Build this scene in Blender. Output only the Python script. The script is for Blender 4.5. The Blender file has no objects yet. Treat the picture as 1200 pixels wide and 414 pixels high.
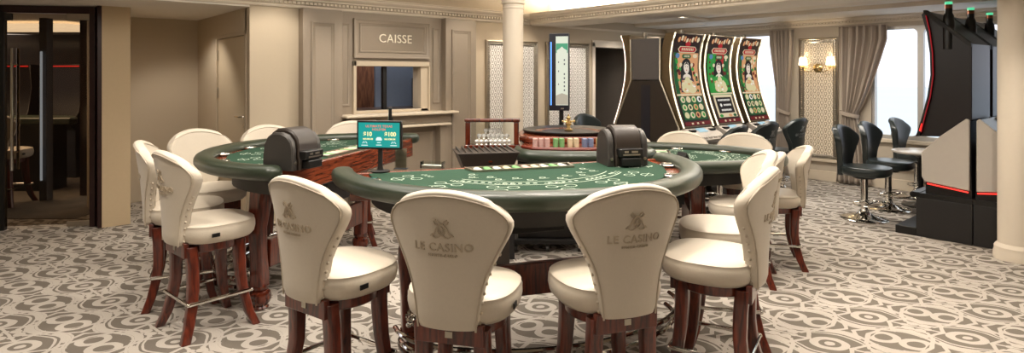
import bpy, bmesh, math, random
from mathutils import Vector, Matrix
random.seed(7)
PI = math.pi
S = bpy.context.scene
COL = S.collection

# ------------------------------------------------------------------ frames
# room axes: +X runs along the cashier wall towards the window wall, +Y goes towards the cashier wall.
FX, FY = 0.6494, 0.7604          # direction the photographer looks along, in room axes
def W(x, y):                     # photographer's (right, ahead) in metres -> room axes
    return (FY * x + FX * y, -FX * x + FY * y)
def face(dx, dy):                # rotation that turns local +Y to a (right, ahead) direction
    wx, wy = W(dx, dy)
    return math.atan2(-wx, wy)

# ------------------------------------------------------------------ materials
def s2l(c):
    return tuple(((v / 255) / 12.92 if v / 255 <= .04045 else ((v / 255 + .055) / 1.055) ** 2.4) for v in c)
def mat_base(name):
    m = bpy.data.materials.new(name); m.use_nodes = True
    nt = m.node_tree
    return m, nt, nt.nodes['Principled BSDF']
def P(name, rgb, rough=.5, metal=0, var=.06, scale=30, bump=0, emit=None, estr=0, coat=0, sheen=0, rgb2=None, spec=None, stretch=None):
    m, nt, b = mat_base(name)
    col = s2l(rgb)
    tc = nt.nodes.new('ShaderNodeTexCoord')
    mp = nt.nodes.new('ShaderNodeMapping'); nt.links.new(tc.outputs['Object'], mp.inputs[0])
    if stretch: mp.inputs['Scale'].default_value = stretch
    nz = nt.nodes.new('ShaderNodeTexNoise'); nz.inputs['Scale'].default_value = scale; nz.inputs['Detail'].default_value = 4
    nt.links.new(mp.outputs[0], nz.inputs['Vector'])
    mx = nt.nodes.new('ShaderNodeMix'); mx.data_type = 'RGBA'
    c2 = s2l(rgb2) if rgb2 else tuple(min(1, c * (1 + var)) for c in col)
    c1 = col if rgb2 else tuple(c * (1 - var) for c in col)
    mx.inputs[6].default_value = (*c1, 1); mx.inputs[7].default_value = (*c2, 1)
    nt.links.new(nz.outputs['Fac'], mx.inputs[0]); nt.links.new(mx.outputs[2], b.inputs['Base Color'])
    b.inputs['Roughness'].default_value = rough; b.inputs['Metallic'].default_value = metal
    b.inputs['Coat Weight'].default_value = coat; b.inputs['Coat Roughness'].default_value = .08
    b.inputs['Sheen Weight'].default_value = sheen
    if spec is not None: b.inputs['Specular IOR Level'].default_value = spec
    if bump:
        bp = nt.nodes.new('ShaderNodeBump'); bp.inputs['Strength'].default_value = bump; bp.inputs['Distance'].default_value = .002
        nt.links.new(nz.outputs['Fac'], bp.inputs['Height']); nt.links.new(bp.outputs[0], b.inputs['Normal'])
    if emit:
        b.inputs['Emission Color'].default_value = (*s2l(emit), 1); b.inputs['Emission Strength'].default_value = estr
    return m

class E:                         # tiny arithmetic on shader sockets
    nt = None
    def __init__(s, v): s.v = v
    @staticmethod
    def op(o, *a):
        n = E.nt.nodes.new('ShaderNodeMath'); n.operation = o
        for i, x in enumerate(a):
            x = x.v if isinstance(x, E) else x
            if isinstance(x, (int, float)): n.inputs[i].default_value = x
            else: E.nt.links.new(x, n.inputs[i])
        return E(n.outputs[0])
    def __add__(s, o): return E.op('ADD', s, o)
    __radd__ = __add__
    def __sub__(s, o): return E.op('SUBTRACT', s, o)
    def __rsub__(s, o): return E.op('SUBTRACT', o, s)
    def __mul__(s, o): return E.op('MULTIPLY', s, o)
    __rmul__ = __mul__
    def __truediv__(s, o): return E.op('DIVIDE', s, o)
    def abs(s): return E.op('ABSOLUTE', s)
    def sin(s): return E.op('SINE', s)
    def fl(s): return E.op('FLOOR', s)
    def sq(s): return E.op('POWER', s, 2.0)
    def rt(s): return E.op('SQRT', s)
    def lt(s, o): return E.op('LESS_THAN', s, o)
    def gt(s, o): return E.op('GREATER_THAN', s, o)
    def mx(s, o): return E.op('MAXIMUM', s, o)
    def mn(s, o): return E.op('MINIMUM', s, o)
def length(a, b): return (a.sq() + b.sq()).rt()

def carpet_mat():
    m, nt, b = mat_base('patterned_carpet'); E.nt = nt
    tc = nt.nodes.new('ShaderNodeTexCoord')
    wob = nt.nodes.new('ShaderNodeTexNoise'); wob.inputs['Scale'].default_value = 9; wob.inputs['Detail'].default_value = 2
    nt.links.new(tc.outputs['Object'], wob.inputs['Vector'])
    sp = nt.nodes.new('ShaderNodeSeparateXYZ'); nt.links.new(tc.outputs['Object'], sp.inputs[0])
    sw = nt.nodes.new('ShaderNodeSeparateXYZ'); nt.links.new(wob.outputs['Color'], sw.inputs[0])
    LU, LV = .573, .480
    x = E(sp.outputs[0]) + (E(sw.outputs[0]) - .5) * .022; y = E(sp.outputs[1]) + (E(sw.outputs[1]) - .5) * .022
    u = (x - 4.12 + (y - 1.42) * .20) / LU
    v = (y - 1.42) / LV
    # cell coordinates centred on the ovals
    cu = (u - (u + .5).fl()) * LU
    cv = (v - (v + .5).fl()) * LV
    # cell coordinates centred on the paired arcs
    du = (u - .5 - u.fl()) * LU
    dv = (v - .5 - v.fl()) * LV
    r = length(cu, cv)
    ring = (r - .073).abs().lt(.021)
    hole = r.lt(.094)
    core = length(cu, cv * 1.2).lt(.027)
    wave = ((v + .25) * (2 * PI)).sin()                   # 1 beside the ovals, -1 beside the florets
    off = cu.abs() - (wave * .050 + .150)
    band = off.abs().lt(.024)
    cut = off.abs().lt(.009).mn((wave.abs()).lt(.42))
    # chevrons above and below each oval
    che = (cv.abs() - (.105 + .0) - cu.abs() * .42).abs().lt(.012).mn(cu.abs().lt(.16))
    che2 = (cv.abs() - .205 + cu.abs() * .55).abs().lt(.012).mn(cu.abs().gt(.05)).mn(cu.abs().lt(.14))
    stem = cu.abs().lt(.009).mn(cv.abs().gt(.09))
    fu = cu; fv = dv
    fl = length(fu.abs() - .044, fv.abs() - .030).lt(.030).mx(length(fu, fv.abs() - .058).lt(.020)).mx(length(fu.abs() - .088, fv).lt(.021))
    # paired D arcs in the neighbouring column
    ya = dv.abs() - .078
    ra = length(du * .92, ya)
    arc = (ra - .062).abs().lt(.019).mn(dv.abs().lt(.128))
    blob = ra.lt(.043)
    tip = (cv.abs() - (.018 + du.abs() * .55)).abs().lt(.012).mn(du.abs().lt(.12))
    mid = length(du, dv).lt(.020)
    bars = (dv.abs() - .150 + du.abs() * .25).abs().lt(.011).mn(du.abs().lt(.17))
    ln1 = (cu.abs() - (wave * .050 + .104)).abs().lt(.0075).mn(r.gt(.10))
    ln2 = (du.abs() - (.104 - wave * .050)).abs().lt(.0075).mn(ra.gt(.085))
    out = band.mn(cut.lt(.5)).mx(ln1).mx(ln2).mx(che).mx(che2).mx(stem).mx(fl).mx(tip).mx(mid).mx(bars)
    out = out.mn(hole.lt(.5)).mn(blob.lt(.5))
    out = out.mx(ring).mx(core).mx(arc)
    # notched edges
    fine = nt.nodes.new('ShaderNodeTexNoise'); fine.inputs['Scale'].default_value = 240; fine.inputs['Detail'].default_value = 3
    nt.links.new(tc.outputs['Object'], fine.inputs['Vector'])
    big = nt.nodes.new('ShaderNodeTexNoise'); big.inputs['Scale'].default_value = 1.3
    nt.links.new(tc.outputs['Object'], big.inputs['Vector'])
    mx = nt.nodes.new('ShaderNodeMix'); mx.data_type = 'RGBA'
    mx.inputs[6].default_value = (*s2l((118, 110, 101)), 1); mx.inputs[7].default_value = (*s2l((188, 180, 170)), 1)
    nt.links.new(out.v, mx.inputs[0])
    hs = nt.nodes.new('ShaderNodeHueSaturation'); nt.links.new(mx.outputs[2], hs.inputs['Color'])
    val = (E(fine.outputs['Fac']) - .5) * .45 + (E(big.outputs['Fac']) - .5) * .12 + 1.0
    nt.links.new(val.v, hs.inputs['Value']); nt.links.new(hs.outputs[0], b.inputs['Base Color'])
    b.inputs['Roughness'].default_value = .95; b.inputs['Specular IOR Level'].default_value = .15
    bp = nt.nodes.new('ShaderNodeBump'); bp.inputs['Strength'].default_value = .5; bp.inputs['Distance'].default_value = .004
    h = E(fine.outputs['Fac']) + out * .5
    nt.links.new(h.v, bp.inputs['Height']); nt.links.new(bp.outputs[0], b.inputs['Normal'])
    return m

def wood_mat(name, c1, c2, rough=.25, sx=(1.5, 1.5, 14), coat=.5):
    m, nt, b = mat_base(name)
    tc = nt.nodes.new('ShaderNodeTexCoord'); mp = nt.nodes.new('ShaderNodeMapping')
    nt.links.new(tc.outputs['Object'], mp.inputs[0]); mp.inputs['Scale'].default_value = sx
    nz = nt.nodes.new('ShaderNodeTexNoise'); nz.inputs['Scale'].default_value = 5; nz.inputs['Detail'].default_value = 6; nz.inputs['Distortion'].default_value = .8
    nt.links.new(mp.outputs[0], nz.inputs['Vector'])
    cr = nt.nodes.new('ShaderNodeValToRGB'); nt.links.new(nz.outputs['Fac'], cr.inputs[0])
    cr.color_ramp.elements[0].position = .35; cr.color_ramp.elements[0].color = (*s2l(c1), 1)
    cr.color_ramp.elements[1].position = .68; cr.color_ramp.elements[1].color = (*s2l(c2), 1)
    nt.links.new(cr.outputs[0], b.inputs['Base Color'])
    b.inputs['Roughness'].default_value = rough; b.inputs['Coat Weight'].default_value = coat; b.inputs['Coat Roughness'].default_value = .12
    return m

def relief_mat(name, rgb, rgbd, pu, pv, axis):
    """embossed overlapping scallops; axis = index of the horizontal coordinate"""
    m, nt, b = mat_base(name); E.nt = nt
    tc = nt.nodes.new('ShaderNodeTexCoord'); sp = nt.nodes.new('ShaderNodeSeparateXYZ'); nt.links.new(tc.outputs['Object'], sp.inputs[0])
    u = E(sp.outputs[axis]) / pu; v = E(sp.outputs[2]) / pv
    def layer(uo, vo):
        a = u + uo; c = v + vo
        fu = (a - a.fl() - .5); fv = (c - c.fl())
        return length(fu, fv * .9 - .1)
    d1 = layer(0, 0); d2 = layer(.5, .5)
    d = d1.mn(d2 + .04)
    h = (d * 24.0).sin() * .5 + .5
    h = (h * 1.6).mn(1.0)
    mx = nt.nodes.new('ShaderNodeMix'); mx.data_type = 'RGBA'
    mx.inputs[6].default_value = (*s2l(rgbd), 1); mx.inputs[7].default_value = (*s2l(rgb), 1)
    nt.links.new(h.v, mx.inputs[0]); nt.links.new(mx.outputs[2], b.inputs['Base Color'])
    b.inputs['Roughness'].default_value = .5
    bp = nt.nodes.new('ShaderNodeBump'); bp.inputs['Strength'].default_value = .35; bp.inputs['Distance'].default_value = .006
    nt.links.new(h.v, bp.inputs['Height']); nt.links.new(bp.outputs[0], b.inputs['Normal'])
    return m

def glass_mat(name, tint, gloss=.12, rough=.02):
    m = bpy.data.materials.new(name); m.use_nodes = True; nt = m.node_tree; nt.nodes.clear()
    o = nt.nodes.new('ShaderNodeOutputMaterial'); mix = nt.nodes.new('ShaderNodeMixShader')
    t = nt.nodes.new('ShaderNodeBsdfTransparent'); t.inputs[0].default_value = (*tint, 1)
    g = nt.nodes.new('ShaderNodeBsdfGlossy'); g.inputs['Roughness'].default_value = rough
    fr = nt.nodes.new('ShaderNodeLayerWeight'); fr.inputs['Blend'].default_value = gloss
    nt.links.new(fr.outputs['Fresnel'], mix.inputs[0]); nt.links.new(t.outputs[0], mix.inputs[1]); nt.links.new(g.outputs[0], mix.inputs[2])
    nt.links.new(mix.outputs[0], o.inputs[0])
    return m

def glow(name, rgb, strength, base=(20, 20, 20)):
    return P(name, base, .4, emit=rgb, estr=strength)

M = dict(
    carpet=carpet_mat(),
    wall=P('painted_beige_wall', (196, 181, 158), .8, var=.02, scale=60, bump=.1),
    wallgrey=P('taupe_wall', (190, 178, 160), .8, var=.02, scale=60, bump=.1),
    pale=P('cream_plaster', (226, 214, 196), .7, var=.02, scale=40),
    white=P('warm_white_plaster', (236, 228, 214), .75, var=.02, scale=30),
    ceil=P('matt_ceiling_paint', (234, 226, 214), .85, var=.02, scale=12),
    taupe=P('taupe_panelling', (146, 133, 117), .5, var=.03, scale=50),
    taupe_d=P('taupe_recessed_panel', (134, 121, 105), .55, var=.03, scale=50),
    leather=P('ivory_leather', (208, 197, 180), .42, var=.035, scale=90, bump=.25, sheen=.15),
    piping=P('ivory_piping', (186, 173, 154), .45, var=.05, scale=90),
    black_leather=P('black_leather', (44, 51, 51), .30, var=.15, scale=90, bump=.25),
    emb=P('embossed_cream_thread', (184, 169, 147), .4, var=.05, scale=200),
    emb_b=P('embossed_grey_thread', (120, 122, 122), .4, var=.05, scale=200),
    wood=wood_mat('mahogany_leg_wood', (58, 20, 13), (118, 48, 28), .28, (9, 9, 1.2)),
    woodr=wood_mat('reddish_veneer', (72, 27, 15), (138, 68, 40), .22, (1.2, 1.2, 16)),
    woodt=wood_mat('polished_dark_veneer', (58, 20, 12), (108, 46, 26), .12, (8, 8, 1)),
    chrome=P('polished_chrome', (225, 222, 216), .08, 1, var=.01),
    silver=P('silver_leaf', (178, 170, 156), .3, 1, var=.1, scale=80),
    gold=P('aged_gold', (196, 170, 118), .28, 1, var=.1, scale=40),
    rail=P('dark_green_padded_leather', (42, 50, 38), .34, var=.08, scale=70, bump=.2),
    felt=P('green_baize', (43, 66, 52), .95, var=.08, scale=300, bump=.4, spec=.1),
    print=P('white_felt_print', (172, 186, 168), .9, var=.05, scale=120),
    black=P('black_plastic', (18, 17, 16), .35, var=.1),
    blackm=P('matt_black_panel', (26, 23, 22), .55, var=.1),
    char=P('charcoal_metal', (58, 55, 52), .4, .3, var=.08),
    brownm=P('dark_brown_shell', (44, 36, 30), .38, .1, var=.1),
    hexw=P('pale_grey_panel', (186, 178, 168), .45, var=.03),
    curtain=P('taupe_curtain_cloth', (172, 158, 143), .85, var=.1, scale=140, sheen=.3),
    alu=P('window_aluminium', (196, 192, 186), .4, .4, var=.03),
    marble=P('pale_marble', (226, 220, 210), .2, rgb2=(170, 160, 150), scale=6),
    glass=glass_mat('tinted_glass', (.58, .53, .47), .2),
    clear=glass_mat('clear_acrylic', (.93, .95, .94), .25),
    pane=glass_mat('window_glass', (.97, .985, 1.0), .03),
    shade=P('lit_lamp_shade', (250, 240, 220), .7, emit=(255, 232, 190), estr=2.2),
    led_w=glow('white_edge_light', (255, 240, 205), 1.15, (230, 225, 210)),
    led_r=glow('red_edge_light', (255, 44, 34), 1.6),
    led_p=glow('violet_edge_light', (190, 90, 210), 1.6, (150, 110, 150)),
    led_b=glow('blue_edge_light', (90, 150, 255), 2.2),
    led_g=glow('green_beacon_light', (80, 255, 170), 1.5),
    warm=glow('warm_cove_light', (255, 236, 208), 4, (240, 230, 210)),
    spotglow=glow('downlight_glow', (255, 240, 215), 6.0, (240, 230, 210)),
    lettering=P('brushed_pale_letters', (240, 232, 214), .4, .2),
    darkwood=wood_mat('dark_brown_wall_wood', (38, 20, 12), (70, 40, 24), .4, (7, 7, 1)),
    burgundy=P('burgundy_frame', (44, 18, 16), .35, var=.1),
    sea=None,
)
M['bluegrey'] = P('blue_grey_partition', (130, 142, 162), .5)
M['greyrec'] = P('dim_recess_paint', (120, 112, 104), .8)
M['doorp'] = P('service_door_paint', (204, 188, 162), .55, var=.02)
M['wallp'] = P('pier_wall_covering', (206, 184, 150), .75, var=.03)
M['pale2'] = P('pale_trim_paint', (216, 202, 180), .5, var=.02)
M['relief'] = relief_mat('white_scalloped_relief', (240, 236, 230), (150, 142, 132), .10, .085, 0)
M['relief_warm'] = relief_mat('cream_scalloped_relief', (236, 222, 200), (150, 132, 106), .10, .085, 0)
M['warm_soft'] = glow('glowing_trough', (255, 236, 206), 2.0, (200, 190, 170))
M['burgundy2'] = P('red_brown_trim', (96, 34, 22), .25, var=.1)
M['blackn'] = P('navy_black_housing', (24, 24, 34), .35)
M['disp'] = glow('white_results_screen', (222, 226, 206), .95)
M['disp_g'] = glow('green_results_band', (70, 160, 120), .9)
M['disp_d'] = glow('dark_results_marks', (110, 110, 110), .6)
M['disp_t'] = glow('tan_results_picture', (190, 180, 160), .85)
M['greypan'] = P('dark_grey_end_panel', (78, 74, 74), .45, var=.04)
M['navy'] = P('navy_stripe', (20, 22, 34), .3)
M['led_p2'] = P('violet_tinted_edge_light', (200, 190, 180), .3, emit=(255, 226, 210), estr=1.8)
M['silverp'] = P('glinting_silver_relief', (190, 186, 176), .25, .9, rgb2=(60, 56, 50), scale=14, bump=1)
M['cashwood'] = wood_mat('brown_office_wood', (96, 56, 34), (150, 98, 62), .4, (7, 7, 1))
M['marker'] = P('shiny_clear_marker', (232, 232, 228), .18, .35)
M['seam'] = P('hazy_sea_water', (192, 205, 218), .6, rgb2=(202, 214, 226), scale=.02)  # distance haze put into the water colour
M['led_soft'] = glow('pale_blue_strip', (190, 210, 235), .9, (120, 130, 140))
M['bronze'] = P('bronze_housing', (104, 88, 64), .3, .55, var=.1)
M['paletrim'] = P('pale_metal_trim', (214, 204, 182), .25, .7)
# ------------------------------------------------------------------ mesh builder
class MB:
    def __init__(s): s.v = []; s.f = []; s.mi = []; s.m = 0
    def add(s, vs, fs, T=None):
        o = len(s.v)
        s.v += [tuple(T @ Vector(p)) if T is not None else tuple(p) for p in vs]
        s.f += [tuple(o + i for i in f) for f in fs]; s.mi += [s.m] * len(fs)
        return s
    def box(s, x0, x1, y0, y1, z0, z1, T=None):
        vs = [(x, y, z) for x in (x0, x1) for y in (y0, y1) for z in (z0, z1)]
        return s.add(vs, [(0, 1, 3, 2), (4, 6, 7, 5), (0, 4, 5, 1), (2, 3, 7, 6), (0, 2, 6, 4), (1, 5, 7, 3)], T)
    def loft(s, loops, cap=True, T=None, closed=True):
        n = len(loops[0]); vs = [p for l in loops for p in l]; fs = []
        for i in range(len(loops) - 1):
            for j in range(n if closed else n - 1):
                k = (j + 1) % n
                fs.append((i * n + j, i * n + k, (i + 1) * n + k, (i + 1) * n + j))
        if cap and closed:
            fs.append(tuple(reversed(range(n)))); fs.append(tuple((len(loops) - 1) * n + j for j in range(n)))
        return s.add(vs, fs, T)
    def lathe(s, prof, c=(0, 0, 0), n=24, T=None):
        loops = [[(c[0] + r * math.cos(2 * PI * j / n), c[1] + r * math.sin(2 * PI * j / n), c[2] + z) for j in range(n)] for r, z in prof]
        return s.loft(loops, True, T)
    def prism(s, poly, z0, z1, T=None):
        return s.loft([[(x, y, z0) for x, y in poly], [(x, y, z1) for x, y in poly]], True, T)
    def tube(s, pts, r, n=8, closed=False, T=None, ry=None):
        pts = [Vector(p) for p in pts]; N = len(pts); loops = []
        for i, p in enumerate(pts):
            a = pts[i - 1] if (i > 0 or closed) else p; b = pts[(i + 1) % N] if (i < N - 1 or closed) else p
            t = (b - a).normalized()
            up = Vector((0, 0, 1)) if abs(t.z) < .95 else Vector((0, 1, 0))
            x = t.cross(up).normalized(); y = x.cross(t).normalized()
            rr = r[i] if isinstance(r, (list, tuple)) else r
            loops.append([tuple(p + x * rr * math.cos(2 * PI * j / n) + y * (ry or rr) * math.sin(2 * PI * j / n)) for j in range(n)])
        if closed: loops.append(loops[0])
        return s.loft(loops, not closed, T)
    def sweep_sq(s, pts, sizes, T=None):
        loops = []
        for (x, y, z), (a, b) in zip(pts, sizes):
            c = .28
            l = []
            for sx, sy, q in ((1, -1, 0), (1, 1, 1), (-1, 1, 0), (-1, -1, 1)):
                e1 = (sx * a, sy * b * (1 - c)); e2 = (sx * a * (1 - c), sy * b)
                l += [e1, e2] if q == 1 - (0 if sx * sy > 0 else 1) or True else [e2, e1]
            # order corners counter-clockwise
            l = sorted(l, key=lambda q: math.atan2(q[1], q[0]))
            loops.append([(x + p[0], y + p[1], z) for p in l])
        return s.loft(loops, True, T)
    def grid(s, fn, nu, nv, T=None):
        vs = [fn(i / nu, j / nv) for i in range(nu + 1) for j in range(nv + 1)]
        fs = [(i * (nv + 1) + j, (i + 1) * (nv + 1) + j, (i + 1) * (nv + 1) + j + 1, i * (nv + 1) + j + 1) for i in range(nu) for j in range(nv)]
        return s.add(vs, fs, T)
    def sphere(s, c, r, n=12, sz=1, T=None):
        prof = [(max(1e-4, r * math.sin(PI * i / n)), -r * sz * math.cos(PI * i / n)) for i in range(n + 1)]
        return s.lathe(prof, c, max(8, n), T)
    def build(s, name, mats, parent=None, bevel=0, sharp=35, label=None, solid=0, seg=2):
        me = bpy.data.meshes.new(name); me.from_pydata(s.v, [], s.f)
        mats = mats if isinstance(mats, (list, tuple)) else [mats]
        for k in mats: me.materials.append(M[k] if isinstance(k, str) else k)
        me.polygons.foreach_set('material_index', s.mi)
        bm = bmesh.new(); bm.from_mesh(me); bmesh.ops.recalc_face_normals(bm, faces=bm.faces); bm.to_mesh(me); bm.free()
        me.polygons.foreach_set('use_smooth', [True] * len(me.polygons)); me.set_sharp_from_angle(angle=math.radians(sharp))
        o = bpy.data.objects.new(name, me); COL.objects.link(o)
        if parent: o.parent = parent
        if solid:
            q = o.modifiers.new('thick', 'SOLIDIFY'); q.thickness = solid; q.offset = 0
        if bevel:
            q = o.modifiers.new('soft', 'BEVEL'); q.width = bevel; q.segments = seg; q.limit_method = 'ANGLE'; q.angle_limit = math.radians(40)
        if label: o['label'] = label
        return o

def tag(o, label=None, cat=None, group=None, kind=None):
    if label: o['label'] = label
    if cat: o['category'] = cat
    if group: o['group'] = group
    if kind: o['kind'] = kind
    return o
def empty(name, loc=(0, 0, 0), rz=0):
    o = bpy.data.objects.new(name, None); COL.objects.link(o); o.location = loc; o.rotation_euler = (0, 0, rz); o.empty_display_size = .1
    return o
def struct(o): o['kind'] = 'structure'; return o
def copy_tree(o, parent=None):
    c = o.copy(); COL.objects.link(c)
    if parent: c.parent = parent
    for ch in list(o.children): copy_tree(ch, c)
    return c
def bx(name, mat, x0, x1, y0, y1, z0, z1, parent=None, bevel=0, st=False, label=None):
    o = MB().box(x0, x1, y0, y1, z0, z1).build(name, mat, parent, bevel, label=label)
    if st: struct(o)
    return o
def interp(tab, t):
    n = len(tab)
    if t <= tab[0][0]: return tab[0][1]
    if t >= tab[-1][0]: return tab[-1][1]
    for i in range(n - 1):
        if t <= tab[i + 1][0]: break
    x0, y0 = tab[i]; x1, y1 = tab[i + 1]; h = x1 - x0
    def slope(k):
        if k == 0: return (tab[1][1] - tab[0][1]) / (tab[1][0] - tab[0][0])
        if k == n - 1: return (tab[-1][1] - tab[-2][1]) / (tab[-1][0] - tab[-2][0])
        return (tab[k + 1][1] - tab[k - 1][1]) / (tab[k + 1][0] - tab[k - 1][0])
    m0, m1 = slope(i), slope(i + 1); u = (t - x0) / h
    return (2*u**3 - 3*u*u + 1) * y0 + (u**3 - 2*u*u + u) * h * m0 + (-2*u**3 + 3*u*u) * y1 + (u**3 - u*u) * h * m1
def text_mesh(txt, size, extrude=0, spacing=1.0, bold=0, align='CENTER'):
    cu = bpy.data.curves.new('t', 'FONT'); cu.body = txt; cu.size = size; cu.align_x = align; cu.align_y = 'CENTER'
    cu.space_character = spacing; cu.offset = bold; cu.resolution_u = 3
    o = bpy.data.objects.new('t', cu); COL.objects.link(o)
    dg = bpy.context.evaluated_depsgraph_get()
    me = bpy.data.meshes.new_from_object(o.evaluated_get(dg))
    vs = [tuple(v.co) for v in me.vertices]; fs = [tuple(p.vertices) for p in me.polygons]
    bpy.data.objects.remove(o); bpy.data.curves.remove(cu); bpy.data.meshes.remove(me)
    return vs, fs
def put_text(mb, txt, size, fn, spacing=1.0, bold=0):
    vs, fs = text_mesh(txt, size, spacing=spacing, bold=bold)
    mb.add([fn(x, y) for x, y, z in vs], fs)
def ring2(cx, cy, r, w, n=20, sx=1, a0=0, a1=2 * PI):
    """flat ring polygon strip as quads in 2-D: returns verts, faces"""
    vs = []; fs = []
    for i in range(n + 1):
        a = a0 + (a1 - a0) * i / n
        for rr in (r - w / 2, r + w / 2): vs.append((cx + sx * rr * math.cos(a), cy + rr * math.sin(a)))
    for i in range(n): fs.append((2 * i, 2 * i + 1, 2 * i + 3, 2 * i + 2))
    return vs, fs
def line2(pts, w):
    vs = []; fs = []
    for i, (x, y) in enumerate(pts):
        a = pts[max(0, i - 1)]; b = pts[min(len(pts) - 1, i + 1)]
        dx, dy = b[0] - a[0], b[1] - a[1]; L = math.hypot(dx, dy) or 1
        vs += [(x - dy / L * w / 2, y + dx / L * w / 2), (x + dy / L * w / 2, y - dx / L * w / 2)]
    for i in range(len(pts) - 1): fs.append((2 * i, 2 * i + 1, 2 * i + 3, 2 * i + 2))
    return vs, fs

# ------------------------------------------------------------------ the upholstered back shared by both stool kinds
HW = [(0, .120), (.12, .126), (.26, .137), (.40, .156), (.55, .190), (.70, .227), (.80, .244), (.87, .247), (.93, .236), (.97, .215), (1.0, .182)]
ZB, ZT = .53, 1.03
def back_pt(s, t, side, zb=ZB, zt=ZT, shrink=0, th=None):
    """s in -1..1 across, t in 0..1 up, side -1 = outer (rear) face, +1 = inner face"""
    hw = interp(HW, t) - shrink
    x = hw * s
    z = zb + (zt - zb) * t + (.030 - .078 * (x / .24) ** 2 * 1.0) * t ** 5
    wrap = 1.45 + .45 * (1 - t)
    yc = -.212 - .050 * t + wrap * x * x + (.012 * math.sin(t * PI))
    T = (.052 + .014 * abs(s) ** 2) if th is None else th
    prof = (1 - abs(s) ** 8) ** .5 if abs(s) < 1 else 0
    y = yc + side * T / 2 * (.62 + .38 * prof)
    return (x, y, z)
def back_mesh(zb=ZB, zt=ZT):
    mb = MB(); NS = 22; loops = []
    rows = [(0, .018, .25), (0.004, .008, .7)] + [(k / 16, 0, 1) for k in range(1, 16)] + [(1.0, 0, 1), (1.012, .006, .8), (1.02, .016, .5), (1.024, .028, .2)]
    for t, sh, tk in rows:
        l = []
        ss = [math.sin(PI / 2 * (-1 + 2 * i / NS)) for i in range(NS + 1)]
        for s in ss:
            T = (.052 + .014 * s * s) * tk
            l.append(back_pt(s, min(t, 1.0), -1, zb, zt, sh, T)[:2] + (back_pt(s, min(t, 1.0), -1, zb, zt, sh, T)[2] + max(0, t - 1) * .5,))
        for s in reversed(ss):
            T = (.052 + .014 * s * s) * tk
            p = back_pt(s, min(t, 1.0), 1, zb, zt, sh, T)
            l.append((p[0], p[1], p[2] + max(0, t - 1) * .5))
        loops.append(l)
    return mb.loft(loops)
def back_piping(zb=ZB, zt=ZT):
    mb = MB()
    path = [back_pt(-.97, t / 20, -1, zb, zt) for t in range(0, 20)] + [back_pt(s / 12 * .97, .985, -1, zb, zt) for s in range(-12, 13)] + [back_pt(.97, t / 20, -1, zb, zt) for t in range(19, -1, -1)]
    path = [(x, y - .002, z) for x, y, z in path]
    return mb.tube(path, .0042, 6)
def inner_piping(zb=ZB, zt=ZT):
    mb = MB()
    path = [back_pt(-.97, t / 20, 1, zb, zt) for t in range(5, 20)] + [back_pt(s / 12 * .97, .98, 1, zb, zt) for s in range(-12, 13)] + [back_pt(.97, t / 20, 1, zb, zt) for t in range(19, 4, -1)]
    return mb.tube([(x, y + .001, z) for x, y, z in path], .0034, 6)
def logo_mesh(zb=ZB, zt=ZT):
    """crest with lettering LE CASINO standing proud of the rear face, wrapped onto its curve"""
    mb = MB(); zc = zb + (zt - zb) * .665
    def surf(x, z, off=.0035):
        # seen from behind, +x of the picture is local -x... the rear face looks along -Y, so picture right = local +x mirrored
        X = x
        lo, hi = 0.0, 1.0
        for _ in range(14):
            mid = (lo + hi) / 2
            hw = interp(HW, mid); s = max(-1, min(1, X / hw))
            if back_pt(s, mid, -1, zb, zt)[2] < z: lo = mid
            else: hi = mid
        hw = interp(HW, lo); s = max(-.99, min(.99, X / hw)); p = back_pt(s, lo, -1, zb, zt)
        return (X, p[1] - off, z)
    def stamp(vs, fs, off):
        n = len(vs)
        top = [surf(x, y, off) for x, y in vs]; bot = [surf(x, y, -.003) for x, y in vs]
        mb.add(top, [f for f in fs])
        edges = {}
        for f in fs:
            for a, b in zip(f, f[1:] + f[:1]):
                k = (min(a, b), max(a, b)); edges[k] = edges.get(k, 0) + 1
        side = [(a, b, b + n, a + n) for (a, b), c in edges.items() if c == 1]
        mb.add(top + bot, side)
    for txt, size, z, sp, bo in (('LE CASINO', .045, zc - .010, 1.08, .0004), ('MONTE-CARLO', .014, zc - .040, 1.25, .0002)):
        vs, fs = text_mesh(txt, size, spacing=sp, bold=bo)
        stamp([(x, y + z) for x, y, _ in vs], fs, .0045)
    shapes = [ring2(0, zc + .060, .022, .0045, 20, .62), ring2(0, zc + .060, .011, .0035, 14, .7)]
    for sx in (-1, 1):
        shapes.append(line2([(sx * a, zc + b) for a, b in ((.046, .036), (.036, .038), (.028, .048), (.020, .066), (.006, .082), (.014, .094), (.024, .098))], .0048))
        shapes.append(line2([(sx * a, zc + b) for a, b in ((.003, .038), (.014, .030), (.026, .028), (.036, .034), (.040, .044))], .0044))
        shapes.append(line2([(sx * a, zc + b) for a, b in ((.000, .086), (.010, .076), (.024, .082), (.030, .092))], .0036))
    for vs, fs in shapes: stamp(vs, fs, .005)
    return mb

def seat_mesh(z0=.53, z1=.655):
    prof = [(.001, 0), (.17, 0), (.205, .006), (.222, .025), (.229, .060), (.228, .088), (.2215, .104), (.2235, .108), (.214, .1155), (.18, .122), (.10, .127), (.001, .129)]
    k = (z1 - z0) / .129
    n = 40; loops = []
    for r, z in prof:
        l = []
        for j in range(n):
            a = 2 * PI * j / n; c, s_ = math.cos(a), math.sin(a)
            e = 2.7; q = (abs(c) ** e + abs(s_) ** e) ** (-1 / e)
            l.append((r * q * c, .02 + r * q * s_ * .98, z0 + z * k))
        loops.append(l)
    return MB().loft(loops)

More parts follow.
